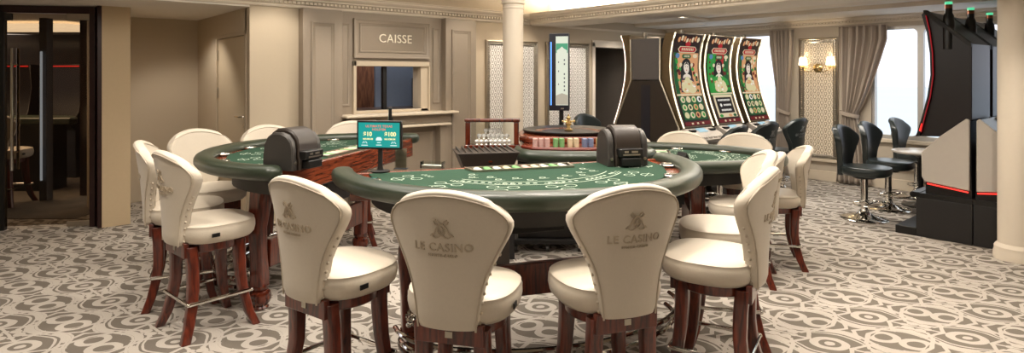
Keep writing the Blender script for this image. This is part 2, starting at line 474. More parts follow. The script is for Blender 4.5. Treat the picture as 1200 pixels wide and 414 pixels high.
def make_casino_stool():
    root = empty('casino_stool')
    seat_mesh().build('seat', 'leather', root, sharp=60)
    b = back_mesh().build('backrest', 'leather', root, sharp=60)
    pm = back_piping(); q = inner_piping(); pm.add(q.v, q.f)
    logo_mesh().build('embossed_logo', 'emb', b, sharp=30, label='embossed crest and lettering')
    for sx in (-1, 1):
        for k in range(8):
            p_, q_ = back_pt(sx, .05 + k * .075, -1), back_pt(sx, .05 + k * .075, 1)
            pm.sphere(((p_[0] + q_[0]) / 2 + sx * .001, (p_[1] + q_[1]) / 2, p_[2]), .0075, 6)  # row of side buttons, built into the piping mesh
    pm.build('piping', 'piping', b, sharp=60)
    # wooden ring frame under the cushion
    f = MB(); f.lathe([(.12, .478), (.165, .478), (.175, .486), (.178, .532), (.12, .532)], n=28)
    f.box(-.14, .14, -.192, -.165, .462, .545); f.box(-.14, .14, .155, .18, .475, .535)
    f.build('seat_frame', 'wood', root, .003)
    MB().box(-.014, .016, -.195, -.191, .488, .512).build('number_plate', 'silver', root, label='small pale metal plate')
    MB().box(.2265, .2315, -.075, -.03, .575, .597, Matrix.Rotation(.0, 4, 'Z')).build('fabric_tag', 'black', root, .001, label='small black woven tag')
    for sx in (-1, 1):
        fr = MB().sweep_sq([(sx * .128, .122, .52), (sx * .128, .124, .42), (sx * .134, .130, .30), (sx * .146, .144, .18), (sx * .166, .164, .08), (sx * .196, .194, .0)],
                           [(.031, .031), (.031, .031), (.029, .029), (.027, .027), (.025, .025), (.024, .024)])
        fr.build('leg', 'wood', root, .003, 50)
        rr = MB().sweep_sq([(sx * .122, -.150, .52), (sx * .122, -.140, .42), (sx * .128, -.138, .30), (sx * .144, -.152, .18), (sx * .166, -.176, .08), (sx * .194, -.206, .0)],
                           [(.031, .031), (.031, .031), (.029, .030), (.027, .028), (.025, .026), (.024, .025)])
        rr.build('leg', 'wood', root, .003, 50)
    fb = MB()
    zz = .205; a, b1, b2 = .178, .178, -.182
    for p, q in (((-a, b1, zz), (a, b1, zz)), ((-a, b2, zz), (a, b2, zz)), ((-a, b2, zz), (-a, b1, zz)), ((a, b2, zz), (a, b1, zz))):
        fb.tube([p, q], .0065, 8, ry=.011)
    for x in (-a, a):
        for y in (b1, b2): fb.sphere((x, y, zz), .0105, 8)
    fb.build('footrest', 'chrome', root)
    return root

def make_bar_stool():
    root = empty('slot_stool')
    dz = -.085
    sm = seat_mesh(.455, .56); sm.build('seat', 'black_leather', root, sharp=60)
    zb, zt = .44, .93
    b = back_mesh(zb, zt).build('backrest', 'black_leather', root, sharp=60)
    p = back_piping(zb, zt); p.build('piping', 'black_leather', b, sharp=60)
    logo_mesh(zb, zt).build('embossed_logo', 'emb_b', b, label='grey crest and lettering')
    MB().lathe([(.001, .425), (.10, .425), (.12, .44), (.12, .458), (.001, .458)]).build('seat_plate', 'blackm', root)
    MB().lathe([(.001, .05), (.036, .05), (.034, .30), (.034, .43), (.001, .43)]).build('column', 'chrome', root)
    MB().lathe([(.001, 0), (.225, 0), (.228, .008), (.220, .014), (.15, .030), (.085, .052), (.05, .078), (.038, .10), (.001, .10)], n=40).build('base', 'chrome', root, label='flared chrome disc')
    fr = MB(); pts = [(.0 + .19 * math.cos(a), .06 + .15 * math.sin(a), .165) for a in [PI * 2 * k / 28 for k in range(28)]]
    fr.tube(pts, .009, 8, closed=True)
    fr.tube([(0, 0, .165), (.0, -.09, .165)], .010, 8); fr.tube([(-.19, .06, .165), (.19, .06, .165)], .009, 8)
    fr.lathe([(.034, .15), (.048, .15), (.048, .18), (.034, .18)])
    fr.build('footrest', 'chrome', root)
    return root
# ------------------------------------------------------------------ card tables
def ell(b, a, n=40, y0=0.0, ext=0.0):
    pts = [(b * math.cos(PI * i / n), y0 + a * math.sin(PI * i / n)) for i in range(n + 1)]
    if ext: pts = [(b, -ext)] + pts + [(-b, -ext)]
    return pts
def rail_mesh(b, a, H, w=.125, h=.092, ext=.02):
    mb = MB(); path = [Vector((x, y, 0)) for x, y in ell(b - w / 2, a - w / 2, 64, 0, ext)]
    loops = []; N = len(path)
    L = [0]
    for i in range(1, N): L.append(L[-1] + (path[i] - path[i - 1]).length)
    # rounded ends
    pre = [(path[0] - (path[1] - path[0]).normalized() * .05 * math.cos(k * PI / 8), math.sin(k * PI / 8)) for k in range(1, 4)]
    post = [(path[-1] + (path[-1] - path[-2]).normalized() * .05 * math.cos(k * PI / 8), math.sin(k * PI / 8)) for k in range(3, 0, -1)]
    seq = pre + [(p, 1) for p in path] + post
    for i, (p, k) in enumerate(seq):
        q0 = seq[max(0, i - 1)][0]; q1 = seq[min(len(seq) - 1, i + 1)][0]
        t = (q1 - q0).normalized(); nrm = Vector((t.y, -t.x, 0))
        l = []
        for j in range(18):
            an = 2 * PI * j / 18; c, s = math.cos(an), math.sin(an)
            e = 2.6; q = (abs(c) ** e + abs(s) ** e) ** (-1 / e)
            l.append(tuple(p + nrm * (w / 2 * c * q * k) + Vector((0, 0, H - h / 2 + h / 2 * s * q * k))))
        loops.append(l)
    return mb.loft(loops)
def table_leg(parent, x, y, H, out):
    """wide curved slab leg on a turned foot, with a foot rail bracket"""
    mb = MB()
    pts = [(x - out * .05, y, H - .17), (x - out * .01, y, H - .30), (x + out * .02, y, .52), (x + out * .01, y, .34), (x, y, .20), (x, y, .14)]
    mb.sweep_sq(pts, [(.085, .06), (.062, .052), (.050, .045), (.046, .042), (.052, .046), (.05, .045)])
    leg = mb.build('leg', 'wood', parent, .006)
    MB().lathe([(.001, 0), (.052, 0), (.058, .010), (.050, .022), (.066, .045), (.074, .075), (.066, .105), (.048, .118), (.058, .130), (.060, .150), (.001, .150)], (x, y, 0)).build('turned_foot', 'woodt', leg)
    k = MB()
    k.lathe([(.001, 0), (.026, 0), (.030, .006), (.016, .012), (.001, .014)], T=Matrix.Translation((x, y + .046, .335)) @ Matrix.Rotation(-PI / 2, 4, 'X'))
    k.tube([(x, y + .03, .235), (x, y + .085, .225), (x, y + .12, .215)], [.012, .010, .014], 8)
    k.lathe([(.001, 0), (.036, 0), (.040, .008), (.024, .014), (.001, .016)], T=Matrix.Translation((x, y + .046, .235)) @ Matrix.Rotation(-PI / 2, 4, 'X'))
    for s in (-1, 1): k.sphere((x + s * .028, y + .11, .215), .016, 8)
    k.build('rail_bracket', 'chrome', leg, label='ornate chrome foot rail bracket')
    return leg
def felt_layout(root, b, a, z, spots=7, text=None):
    mb = MB()
    def put(vs, fs): mb.add([(x, y, z) for x, y in vs], fs)
    for rr, w in ((.46, .006), (.53, .006)):
        vs, fs = ring2(0, 0, rr, w, 40, 1, .22 * PI, .78 * PI)
        put([(x * b / .90, y * a / .90) for x, y in vs], fs)
    k = 0
    for i in range(26):                                         # line of small print along the arc
        an = PI * (.24 + .52 * i / 25)
        if i % 6 == 5: continue
        cx, cy = .495 * b / .90 * math.cos(an), .495 * a / .90 * math.sin(an)
        tx, ty = -math.sin(an), math.cos(an)
        w, h = .021, .009
        put([(cx + tx * sx * w * .5 + ty * sy * h, cy + ty * sx * w * .5 - tx * sy * h) for sx, sy in ((-1, -1), (1, -1), (1, 1), (-1, 1))], [(0, 1, 2, 3)])
    for i in range(spots):
        an = PI * (.10 + .80 * i / (spots - 1))
        for q, rr in enumerate((.60, .69, .775)):
            cx, cy = rr * (b - .2) / .80 * math.cos(an) * .92, rr * (a - .2) / .80 * math.sin(an) * .92
            if q == 1:
                for off in (-.052, .052):
                    vs, fs = ring2(cx - math.sin(an) * off, cy + math.cos(an) * off, .030, .006, 16); put(vs, fs)
                vs, fs = line2([(cx - math.sin(an) * .02, cy + math.cos(an) * .02), (cx + math.sin(an) * .02, cy - math.cos(an) * .02)], .006); put(vs, fs)
            elif q == 0:
                for off in (-.04, 0, .04):
                    px, py = cx - math.sin(an) * off, cy + math.cos(an) * off
                    vs, fs = line2([(px + .016 * math.cos(t), py + .016 * math.sin(t)) for t in (0, PI / 2, PI, 3 * PI / 2, 2 * PI)], .005); put(vs, fs)
            else:
                vs, fs = ring2(cx, cy, .034, .007, 16); put(vs, fs)
                vs, fs = line2([(cx - math.sin(an) * .06, cy + math.cos(an) * .06), (cx + math.sin(an) * .06, cy - math.cos(an) * .06)], .005); put(vs, fs)
    for i in range(spots * 2 - 1):                              # small marks between the spots
        an = PI * (.10 + .80 * i / (spots * 2 - 2)); rr = .42 * (b - .2) / .9 if i % 2 else .36 * (b - .2) / .9
        cx, cy = rr * math.cos(an), .12 + rr * math.sin(an) * .9
        vs, fs = ring2(cx, cy, .016, .006, 10); put(vs, fs)
        vs, fs = line2([(cx - .03, cy + .03), (cx + .03, cy + .03)], .005); put(vs, fs)
    if text:
        x0, y0, ang = text
        ca, sa = math.cos(ang), math.sin(ang)
        # reads from the players' side: right = -x, up = -y
        put_text(mb, 'LE CASINO', .05, lambda x, y: (x0 - (x * ca - y * sa), y0 - (x * sa + y * ca), z), 1.1, .001)
    mb.build('printed_layout', 'print', root, label='white printed betting layout')
def make_card_table(b, a, H, tray=True, text=None, cups=7):
    root = empty('card_table')
    rail_mesh(b, a, H).build('padded_rail', 'rail', root, sharp=60)
    # dark body below the rail
    ap = MB(); ap.prism(ell(b - .07, a - .07, 48, 0, -.0), H - .085, H - .055)
    ap.build('racetrack', 'woodr', root, label='polished wooden ring inside the rail')
    MB().prism(ell(b - .22, a - .24, 48), H - .21, H - .085).build('apron', 'blackm', root)  # apron blackened to stand for the shadow under the rail
    MB().prism(ell(b - .205, a - .19, 48, .0), H - .055, H - .044).build('felt', 'felt', root, .004)
    MB().box(-(b - .1), b - .1, -.03, .004, H - .20, H - .042).build('dealer_edge', 'woodr', root, .006, label='striped reddish wooden edge')
    felt_layout(root, b, a, H - .0428, text=text)
    for i in range(cups):
        an = PI * (.09 + .82 * i / (cups - 1))
        cx, cy = (b - .160) * math.cos(an), (a - .150) * math.sin(an)
        c = MB().lathe([(.036, 0), (.052, 0), (.053, .006), (.048, .011), (.039, .009), (.036, 0)], (cx, cy, H - .045), 20)
        c.m = 1; c.lathe([(.001, .0), (.036, .0), (.036, .0015), (.001, .0015)], (cx, cy, H - .045), 20)
        c.build('cup_holder', ['chrome', 'black'], root)
    table_leg(root, (b - .40), .32, H, 1); table_leg(root, -(b - .40), .32, H, -1)
    MB().box(-(b - .45), b - .45, .275, .325, .25, .43).build('stretcher', 'wood', root, .006)
    MB().box(-.22, .22, .10, .24, H - .40, H - .2).build('drop_box_housing', 'blackm', root, .006)
    fr = MB()
    for dz, k in ((.215, 1.0), (.150, .97)):
        pts = [((b - .30) * k * math.cos(t), .30 + (a - .62) * k * math.sin(t) + .14, dz) for t in [PI * (i / 24) for i in range(25)]]
        fr.tube(pts, .013, 8)
    fr.build('foot_rail', 'chrome', root)
    if tray:
        t = MB(); z = H - .0435
        o = [(-.34, .02), (.34, .02), (.315, .165), (-.315, .165)]
        i_ = [(-.318, .036), (.318, .036), (.298, .150), (-.298, .150)]
        vs = [(x, y, z) for x, y in o] + [(x, y, z + .012) for x, y in o] + [(x, y, z + .012) for x, y in i_] + [(x, y, z + .001) for x, y in i_]
        fs = [(0, 1, 5, 4), (1, 2, 6, 5), (2, 3, 7, 6), (3, 0, 4, 7)] + [(4 + k, 4 + (k + 1) % 4, 8 + (k + 1) % 4, 8 + k) for k in range(4)] + [(8 + k, 8 + (k + 1) % 4, 12 + (k + 1) % 4, 12 + k) for k in range(4)]
        t.add(vs, fs); t.m = 1; t.add([(x, y, z + .0015) for x, y in i_], [(0, 1, 2, 3)])
        tr = t.build('chip_tray', ['silver', 'black'], root)
        cols = ['chip_white', 'chip_green', 'chip_white', 'chip_cream', 'chip_pink', 'chip_green', 'chip_cream', 'chip_white', 'chip_green', 'chip_white']
        for k, c in enumerate(cols):
            x = -.27 + .06 * k
            MB().tube([(x, .045, z + .004), (x, .14, z + .004)], .021, 12, ry=.008).build('chip_tube', c, tr)
    return root
for n_, c_ in (('chip_white', (226, 222, 210)), ('chip_green', (120, 176, 110)), ('chip_cream', (222, 206, 170)), ('chip_pink', (214, 176, 168)), ('chip_blue', (120, 134, 168)), ('chip_yellow', (226, 214, 150))):
    M[n_] = P(n_, c_, .45, scale=300, rgb2=tuple(int(v * .72) for v in c_), stretch=(1, 1, 1))

def make_shuffler():
    root = empty('card_shuffler')
    # domed shell: profile in (y, z), extruded along x
    prof = [(-.12, 0), (-.125, .06), (-.115, .085), (-.118, .14), (-.105, .19), (-.07, .228), (-.02, .245), (.04, .242), (.085, .215), (.112, .17), (.122, .10), (.125, .04), (.12, 0)]
    def shell(x0, x1, k=1.0, z0=0):
        mb = MB(); l = []
        for x, kk in ((x0, .95), (x0 + .008, 1), (x1 - .008, 1), (x1, .95)):
            l.append([(x, y * kk * k, z0 + z * (kk * k if z > .05 else 1)) for y, z in prof])
        return mb.loft(l)
    shell(-.085, .085).build('shell', 'brownm', root, sharp=30)
    shell(-.130, -.089, .91).build('side_panel', 'char', root, sharp=30)
    shell(.089, .130, .91).build('side_panel', 'char', root, sharp=30)
    f = MB(); f.box(-.078, .078, -.165, -.108, .062, .112); f.box(-.06, .06, -.172, -.12, .008, .056)
    f.build('card_exit', 'black', root, .005)
    s = MB(); s.box(-.055, .055, -.1675, -.164, .072, .080); s.box(-.045, -.020, -.1675, -.1645, .088, .100); s.box(.0, .040, -.1675, -.1645, .088, .100)
    s.build('card_slot', 'silver', root)
    k = MB()
    for x in (-.108, .108): k.lathe([(.001, 0), (.010, 0), (.010, .005), (.001, .006)], T=Matrix.Translation((x, -.112, .045)) @ Matrix.Rotation(PI / 2, 4, 'X'), n=12)
    k.build('knob', 'silver', root)
    return root

def make_limit_display(w=.27, h=.165, zc=.215, screen=True):
    root = empty('limit_display')
    MB().lathe([(.001, 0), (.055, 0), (.057, .006), (.02, .012), (.014, .03), (.012, zc), (.001, zc)]).build('stand', 'black', root)
    MB().box(-w / 2, w / 2, -.022, .004, zc - h / 2, zc + h / 2).build('monitor', 'black', root, .004)
    s = MB(); bz = .011
    s.grid(lambda u, v: (-w / 2 + bz + u * (w - 2 * bz), -.0228, zc - h / 2 + bz + v * (h - 2 * bz)), 1, 1)
    s.m = 1
    def fn(cx, cz): return lambda x, y: (cx + x, -.0236, zc + cz + y)
    put_text(s, 'ULTIMATE TEXAS', .019, fn(0, .050), 1.1, .0004); put_text(s, "HOLD'EM", .018, fn(0, .031), 1.1, .0004)
    s.m = 2
    put_text(s, '$10', .034, fn(-.068, .004), 1, .0012); put_text(s, '$100', .034, fn(.068, .004), 1, .0012)
    put_text(s, 'MINIMUM', .014, fn(-.066, -.024), 1, .0004); put_text(s, 'MAXIMUM', .014, fn(.066, -.024), 1, .0004)
    s.m = 3
    s.add([(x, -.0236, zc + z) for x, z in ((-.018, -.032), (.018, -.032), (.018, -.022), (.010, -.012), (-.010, -.012), (-.018, -.022))], [(0, 1, 2, 3, 4, 5)])
    for cx in (-.085, .088):
        vs, fs = line2([(cx - .014, -.050), (cx - .006, -.038), (cx, -.046), (cx + .006, -.038), (cx + .014, -.050)], .004); s.add([(x, -.0236, zc + z) for x, z in vs], fs)
    for cx, cz, ww in ((0, -.044, .022), (0, -.058, .034), (-.086, -.060, .04), (.088, -.060, .04)):
        s.add([(cx + a * ww / 2, -.0236, zc + cz + b_ * .0022) for a, b_ in ((-1, -1), (1, -1), (1, 1), (-1, 1))], [(0, 1, 2, 3)])
    s.build('screen', ['scr_teal', 'scr_red', 'scr_yel', 'scr_wht'], root, label='lit teal screen with table limits')
    return root
M['scr_teal'] = P('teal_screen', (10, 60, 62), .3, emit=(22, 150, 142), estr=.95, scale=40, var=.2)
M['scr_red'] = glow('screen_red_text', (236, 130, 110), 1.0)
M['scr_yel'] = glow('screen_yellow_text', (250, 240, 170), 1.1)
M['scr_wht'] = glow('screen_white_marks', (225, 245, 240), 1.0)

# ------------------------------------------------------------------ slot machines
SC = dict(dark=(40, 22, 18), red=(176, 24, 34), dred=(110, 14, 22), cream=(232, 214, 176), green=(46, 150, 60), dgreen=(16, 86, 44),
          skin=(240, 224, 206), hair=(20, 16, 18), gown=(226, 214, 164), peach=(222, 160, 110), blue=(90, 130, 170), white=(250, 246, 236), purple=(70, 40, 60))
for k_, c_ in SC.items(): M['g_' + k_] = P('screen_' + k_, tuple(int(v * .2) for v in c_), .45, emit=c_, estr=.72, scale=50, var=.1, spec=.15)
SKEYS = list(SC.keys())
CURVE = [(.490, .90), (.442, 1.02), (.395, 1.15), (.350, 1.30), (.318, 1.45), (.305, 1.60), (.315, 1.75), (.340, 1.88), (.378, 1.985)]
def curve_at(z):
    if z <= CURVE[0][1]: return CURVE[0][0]
    for (y0, z0), (y1, z1) in zip(CURVE, CURVE[1:]):
        if z <= z1: return y0 + (y1 - y0) * (z - z0) / (z1 - z0)
    return CURVE[-1][0]
def slot_art(w, theme):
    """pictures on the curved screen: u in -1..1 (picture left to right as seen from the front), z height"""
    mb = MB(); R = random.Random(theme)
    def P3(u, z, off): return (-u * w / 2, curve_at(z) + off, z)
    def patch(pts, key, off):
        mb.m = SKEYS.index(key)
        c = (sum(p[0] for p in pts) / len(pts), sum(p[1] for p in pts) / len(pts))
        n = len(pts); mb.add([P3(*p, off) for p in pts] + [P3(*c, off)], [(i, (i + 1) % n, n) for i in range(n)])
    def ellp(cx, cz, rx, rz, key, off, n=18, a0=0): patch([(cx + rx * math.cos(2 * PI * i / n + a0), cz + rz * math.sin(2 * PI * i / n + a0)) for i in range(n)], key, off)
    def rect(x0, x1, z0, z1, key, off):
        mb.m = SKEYS.index(key); n = max(1, int((z1 - z0) / .04))
        mb.grid(lambda a, b: P3(x0 + (x1 - x0) * a, z0 + (z1 - z0) * b, off), 1, n)
    bgs = {0: 'peach', 1: 'green', 2: 'peach'}[theme]
    rect(-1, 1, .92, 1.97, 'dark', .004)
    rect(-.94, .94, 1.25, 1.76, bgs, .006)
    if theme == 1:
        rect(-.2, .50, 1.42, 1.76, 'red', .008); rect(.5, .94, 1.25, 1.76, 'dgreen', .008)
    else:
        for s in (-1, 1): rect(s * .94 - (.3 if s > 0 else 0), s * .94 + (.3 if s < 0 else 0), 1.25, 1.76, 'dgreen' if s < 0 else 'peach', .008)
        for _ in range(16): ellp(R.uniform(-.85, .85), R.uniform(1.3, 1.72), .10, .025, R.choice(['green', 'dgreen', 'cream', 'dred']), .009)
    # title: cream letters like a scroll, red plaque, green badge
    for i in range(8): ellp(-.72 + i * .205, 1.91 + .018 * math.sin(i * 1.3), .10, .030, 'cream' if i % 2 else 'peach', .010)
    for i in range(7): rect(-.66 + i * .2, -.60 + i * .2, 1.885, 1.94, 'dred', .012)
    ellp(0, 1.86, .20, .03, 'red', .013)
    patch([(-.72, 1.80), (-.58, 1.835), (.58, 1.835), (.72, 1.80), (.58, 1.762), (-.58, 1.762)], 'cream', .014)
    patch([(-.66, 1.80), (-.55, 1.828), (.55, 1.828), (.66, 1.80), (.55, 1.77), (-.55, 1.77)], 'red', .016)
    for i in range(9): rect(-.46 + i * .105, -.40 + i * .105, 1.785, 1.815, 'cream', .018)
    patch([(-.36, 1.72), (-.28, 1.745), (.28, 1.745), (.36, 1.72), (.28, 1.695), (-.28, 1.695)], 'dgreen', .014)
    for i in range(5): rect(-.2 + i * .09, -.15 + i * .09, 1.708, 1.732, 'cream', .016)
    ellp(-.68, 1.725, .16, .03, 'blue', .014); ellp(.66, 1.725, .18, .024, 'cream', .014)
    # lady with pale gown
    ellp(0, 1.60, .38, .095, 'hair', .015); ellp(-.30, 1.47, .17, .15, 'hair', .015); ellp(.30, 1.47, .15, .13, 'hair', .015)
    for s in (-1, 1):
        for q in range(3): ellp(s * (.42 + .07 * q), 1.62 - .05 * q, .10, .022, ['cream', 'green', 'dred'][q], .017)
    if theme == 1:
        for s in (-1, 1): patch([(s * .1, 1.52), (s * .75, 1.44), (s * .9, 1.30), (s * .2, 1.32)], 'green', .016)
    else:
        for s in (-1, 1): patch([(s * .1, 1.50), (s * .5, 1.45), (s * .6, 1.30), (s * .2, 1.30)], 'purple', .016)
    ellp(0, 1.585, .21, .070, 'skin', .018); rect(-.06, .06, 1.49, 1.54, 'skin', .018); ellp(0, 1.475, .30, .038, 'skin', .018)
    for s in (-1, 1): ellp(s * .07, 1.598, .03, .006, 'hair', .020)
    ellp(0, 1.558, .04, .006, 'red', .020); patch([(-.17, 1.615), (0, 1.66), (.17, 1.615), (0, 1.635)], 'hair', .020)
    ellp(0, 1.375, .52, .075, 'gown', .020); ellp(-.2, 1.34, .34, .05, 'gown', .021); ellp(.22, 1.335, .34, .05, 'gown', .022); ellp(0, 1.44, .2, .04, 'gown', .022)
    for _ in range(12): ellp(R.uniform(-.45, .45), R.uniform(1.31, 1.43), .09, .013, R.choice(['cream', 'white', 'peach']), .0235)
    for _ in range(14): ellp(R.choice([-1, 1]) * R.uniform(.55, .88), R.uniform(1.29, 1.70), .07, .016, R.choice(['green', 'dgreen', 'dark', 'cream', 'dred']), .0175)
    rect(-.96, .96, 1.262, 1.28, 'cream', .012)
    # lower picture
    if theme == 1:
        rect(-.84, .84, .985, 1.255, 'cream', .010); rect(-.70, .70, 1.035, 1.225, 'hair', .013)
        for zz, a, b in ((1.19, -.55, .5), (1.13, -.15, .45), (1.07, -.45, .40)):
            x = a
            while x < b: rect(x, x + .07, zz - .010, zz + .012, 'white', .015); x += .10
        ellp(-.38, 1.13, .09, .02, 'white', .016)
        for i in range(4): ellp(-.6 + i * .4, 1.005, .15, .018, ['green', 'cream', 'peach', 'dgreen'][i], .013)
    else:
        rect(-.88, .88, .985, 1.255, 'dgreen', .010)
        for i in range(4):
            for j in range(3):
                cx, cz = -.63 + i * .42, 1.215 - j * .088
                ellp(cx, cz, .17, .036, R.choice(['cream', 'gown', 'peach', 'white']), .013)
                ellp(cx + R.uniform(-.03, .03), cz, .08, .02, R.choice(['dred', 'gown', 'hair', 'green', 'cream']), .015)
    rect(-.98, .98, .925, .965, 'dred', .012)
    for i in range(3): rect(-.5 + i * .4, -.36 + i * .4, .935, .955, 'cream', .014)
    return mb
def make_slot(w, theme, edge='led_w', half_back=True, screen=True):
    root = empty('slot_machine')
    # body, seen from the end: flared foot, waist, raked head
    prof = [(0, 0), (.44, 0), (.44, .10), (.40, .13), (.395, .60), (.46, .72), (.45, .86), (.40, .95), (.29, 1.22), (.19, 1.44), (.20, 1.60), (.20, 1.93), (0, 1.93)]
    MB().loft([[(x, y, z) for y, z in prof] for x in (-w / 2 + .012, w / 2 - .012)]).build('body', 'brownm', root, .006, sharp=25)
    # curved screen slab
    sl = MB(); pts = [(curve_at(.90 + 1.085 * i / 20), .90 + 1.085 * i / 20) for i in range(21)]
    sl.loft([[(x, y, z) for y, z in pts] + [(x, y - .125, z) for y, z in reversed(pts)] for x in (-w / 2, w / 2)])
    sl.build('screen_housing', 'bronze', root, .004, sharp=40)
    if screen:
        slot_art(w - .09, theme).build('curved_screen', ['g_' + k for k in SKEYS], root, label='lit curved screen with a dark-haired lady')
    for s in (-1, 1):
        MB().tube([(s * (w / 2 - .006), y + .006, z) for y, z in pts], .009, 8).build('edge_light', edge, root)
    c = MB(); con = [(.40, .86), (.47, .895), (.60, .83), (.66, .77), (.64, .73), (.44, .66)]
    c.loft([[(x, y, z) for y, z in con] for x in (-w / 2 + .015, w / 2 - .015)])
    d = c.build('button_deck', 'hexw', root, .006)
    l = MB(); l.add([(x, y, z) for x in (-.09, .09) for y, z in ((.492, .888), (.566, .8515))], [(0, 1, 3, 2)]); l.build('small_screen', 'scr_lcd', d)
    for x in (-.2, .2): MB().box(x - .045, x + .045, .512, .56, .8575, .8790).build('button', 'black', d)
    for x in (-.2, -.1, 0, .1, .2): MB().box(x - .03, x + .03, .615, .65, .775, .802).build('button', 'hexw', d)
    MB().lathe([(.001, 0), (.030, 0), (.030, .03), (.034, .032), (.034, .042), (.030, .044), (.030, .075), (.001, .078)], (0, .26, 1.955), 16).build('beacon', 'chrome', root)
    return root
M['scr_lcd'] = P('small_lcd', (60, 80, 90), .2, emit=(150, 190, 205), estr=.9)

def make_tall_slot(w=.70, low=False):
    root = empty('low_slot_cabinet' if low else 'tall_slot_machine')
    MB().box(-w / 2, w / 2, .0, .43, 0, .36).build('plinth', 'blackm', root, .006)
    st = MB(); st.box(-w / 2 - .0, w / 2, .40, .46, .365, .41); st.box(-w / 2, w / 2, 0, .40, .36, .405)
    st.tube([(-w / 2, .455, .385), (w / 2, .455, .385)], .027, 10)
    st.build('plinth_cap', 'black', root)
    MB().box(-w / 2, w / 2, .43, .60, 0, .075).build('foot_step', 'black', root, .004)
    hexp = [(.022, .475), (.36, .515), (.385, .56), (.388, .785), (.24, .945), (.045, 1.115), (.022, 1.10)]
    for s in (-1, 1):
        MB().loft([[(s * (w / 2 - d), y, z) for y, z in hexp] for d in (0, .03)]).build('side_panel', 'hexw', root, .008)
    for s in (-1, 1): MB().tube([(s * (w / 2 - .004), .03, .462), (s * (w / 2 - .004), .34, .500)], .007, 6).build('foot_light', 'led_r', root)
    core = [(.01, .405), (.36, .405), (.36, .55), (.36, .78), (.22, .93), (.02, 1.10)]
    MB().loft([[(x, y, z) for y, z in core] for x in (-w / 2 + .03, w / 2 - .03)]).build('cabinet_core', 'black', root)
    if low: return root
    up = [(.01, 1.10), (.20, .94), (.395, .93), (.36, 1.10), (.315, 1.30), (.29, 1.50), (.295, 1.70), (.32, 1.90), (.36, 2.085), (.33, 2.085), (.01, 1.78)]
    MB().loft([[(x, y, z) for y, z in up] for x in (-w / 2 + .03, w / 2 - .03)]).build('upper_cabinet', 'tallbody', root, .004, sharp=25)
    wing = [(.01, 1.745), (.01, 1.785), (.345, 2.10), (.37, 2.10), (.37, 2.07)]
    for s in (-1, 1):
        MB().loft([[(s * (w / 2 - d), y, z) for y, z in wing] for d in (-.004, .05)]).build('top_wing', 'blackm', root, .003)
    fr = [(.36, 2.085), (.32, 1.90), (.295, 1.70), (.29, 1.50), (.315, 1.30), (.36, 1.10), (.405, .93), (.43, .93), (.385, 1.10), (.34, 1.30), (.315, 1.50), (.32, 1.70), (.345, 1.90), (.385, 2.06)]
    MB().loft([[(x, y, z) for y, z in fr] for x in (-w / 2, w / 2)]).build('curved_front', 'black', root, sharp=25)
    for s in (-1, 1):
        MB().tube([(s * (w / 2 + .001), y - .012, z) for y, z in ((.362, 2.05), (.332, 1.90), (.310, 1.70), (.305, 1.50), (.328, 1.30), (.370, 1.12), (.40, .97))], .0045, 6).build('edge_light', 'led_rd', root)
        MB().tube([(s * (w / 2 - .004), .398, .98), (s * (w / 2 - .004), .380, 1.05)], .008, 6).build('accent_light', 'led_r', root)
    b = MB(); b.lathe([(.001, 0), (.046, 0), (.048, .24), (.042, .30), (.030, .33), (.030, .37), (.001, .37)], (-w / 2 + .06, .19, 1.735), 16)
    bb = b.build('beacon_post', 'black', root)
    MB().lathe([(.001, 0), (.030, 0), (.030, .035), (.001, .035)], (-w / 2 + .06, .19, 2.105), 16).build('beacon_band', 'copper', bb)
    MB().lathe([(.001, 0), (.030, 0), (.030, .025), (.001, .027)], (-w / 2 + .06, .19, 2.141), 16).build('beacon_lamp', 'led_gsoft', bb)
    sc = MB(); sc.grid(lambda u, v: ((u - .5) * (w - .1), .318 + .03 * 0 + interp([(0, .072), (.15, .03), (.35, .004), (.5, 0), (.7, .006), (1, .058)], v) + .004, 1.02 + v * 1.0), 1, 12)
    sc.build('curved_screen', 'g_dred', root)
    return root
M['led_rd'] = glow('deep_red_edge_light', (190, 20, 36), .55)
M['tallbody'] = P('maroon_black_cabinet', (20, 12, 13), .38, var=.1)
M['copper'] = P('copper_band', (150, 96, 72), .3, .8)
M['led_gsoft'] = glow('green_lamp_cap', (90, 220, 160), .9, (60, 120, 90))
# ------------------------------------------------------------------ the room
V1 = 6.28; UW = 8.97; ZS = 2.20; ZC = 2.66
def poly_obj(name, mat, poly, z0, z1, st=True, bevel=0):
    o = MB().prism(poly, z0, z1).build(name, mat, bevel=bevel)
    if st: struct(o)
    return o
bx('floor', 'carpet', -7, UW + .3, -6, 13, -.08, 0, st=True)
# cashier wall, with the counter opening and the doorway left free
w = MB()
y0, y1 = V1, V1 + .14
for a, b, c, d in ((1.93, 3.045, 0, ZC), (3.045, 3.889, 0, 1.10), (3.045, 3.889, 1.60, ZC), (3.889, 7.04, 0, ZC), (7.04, 7.92, 1.93, ZC), (7.92, UW, 0, ZC)):
    w.box(a, b, y0, y1, c, d)
struct(w.build('wall_cashier', 'wall'))
# cashier room behind the opening
w = MB(); w.box(2.3, 4.6, 7.7, 7.8, 0, 2.3); w.box(2.2, 2.3, V1 + .14, 7.8, 0, 2.3)
struct(w.build('wall_cashier_room', 'cashwood'))
bx('ceiling_cashier_room', 'ceil', 2.2, 4.7, V1 + .14, 7.8, 2.3, 2.36, st=True)
bx('wall_cashier_room_side', 'bluegrey', 4.55, 4.65, V1 + .14, 7.7, 0, 2.3, st=True) if 'bluegrey' in M else None
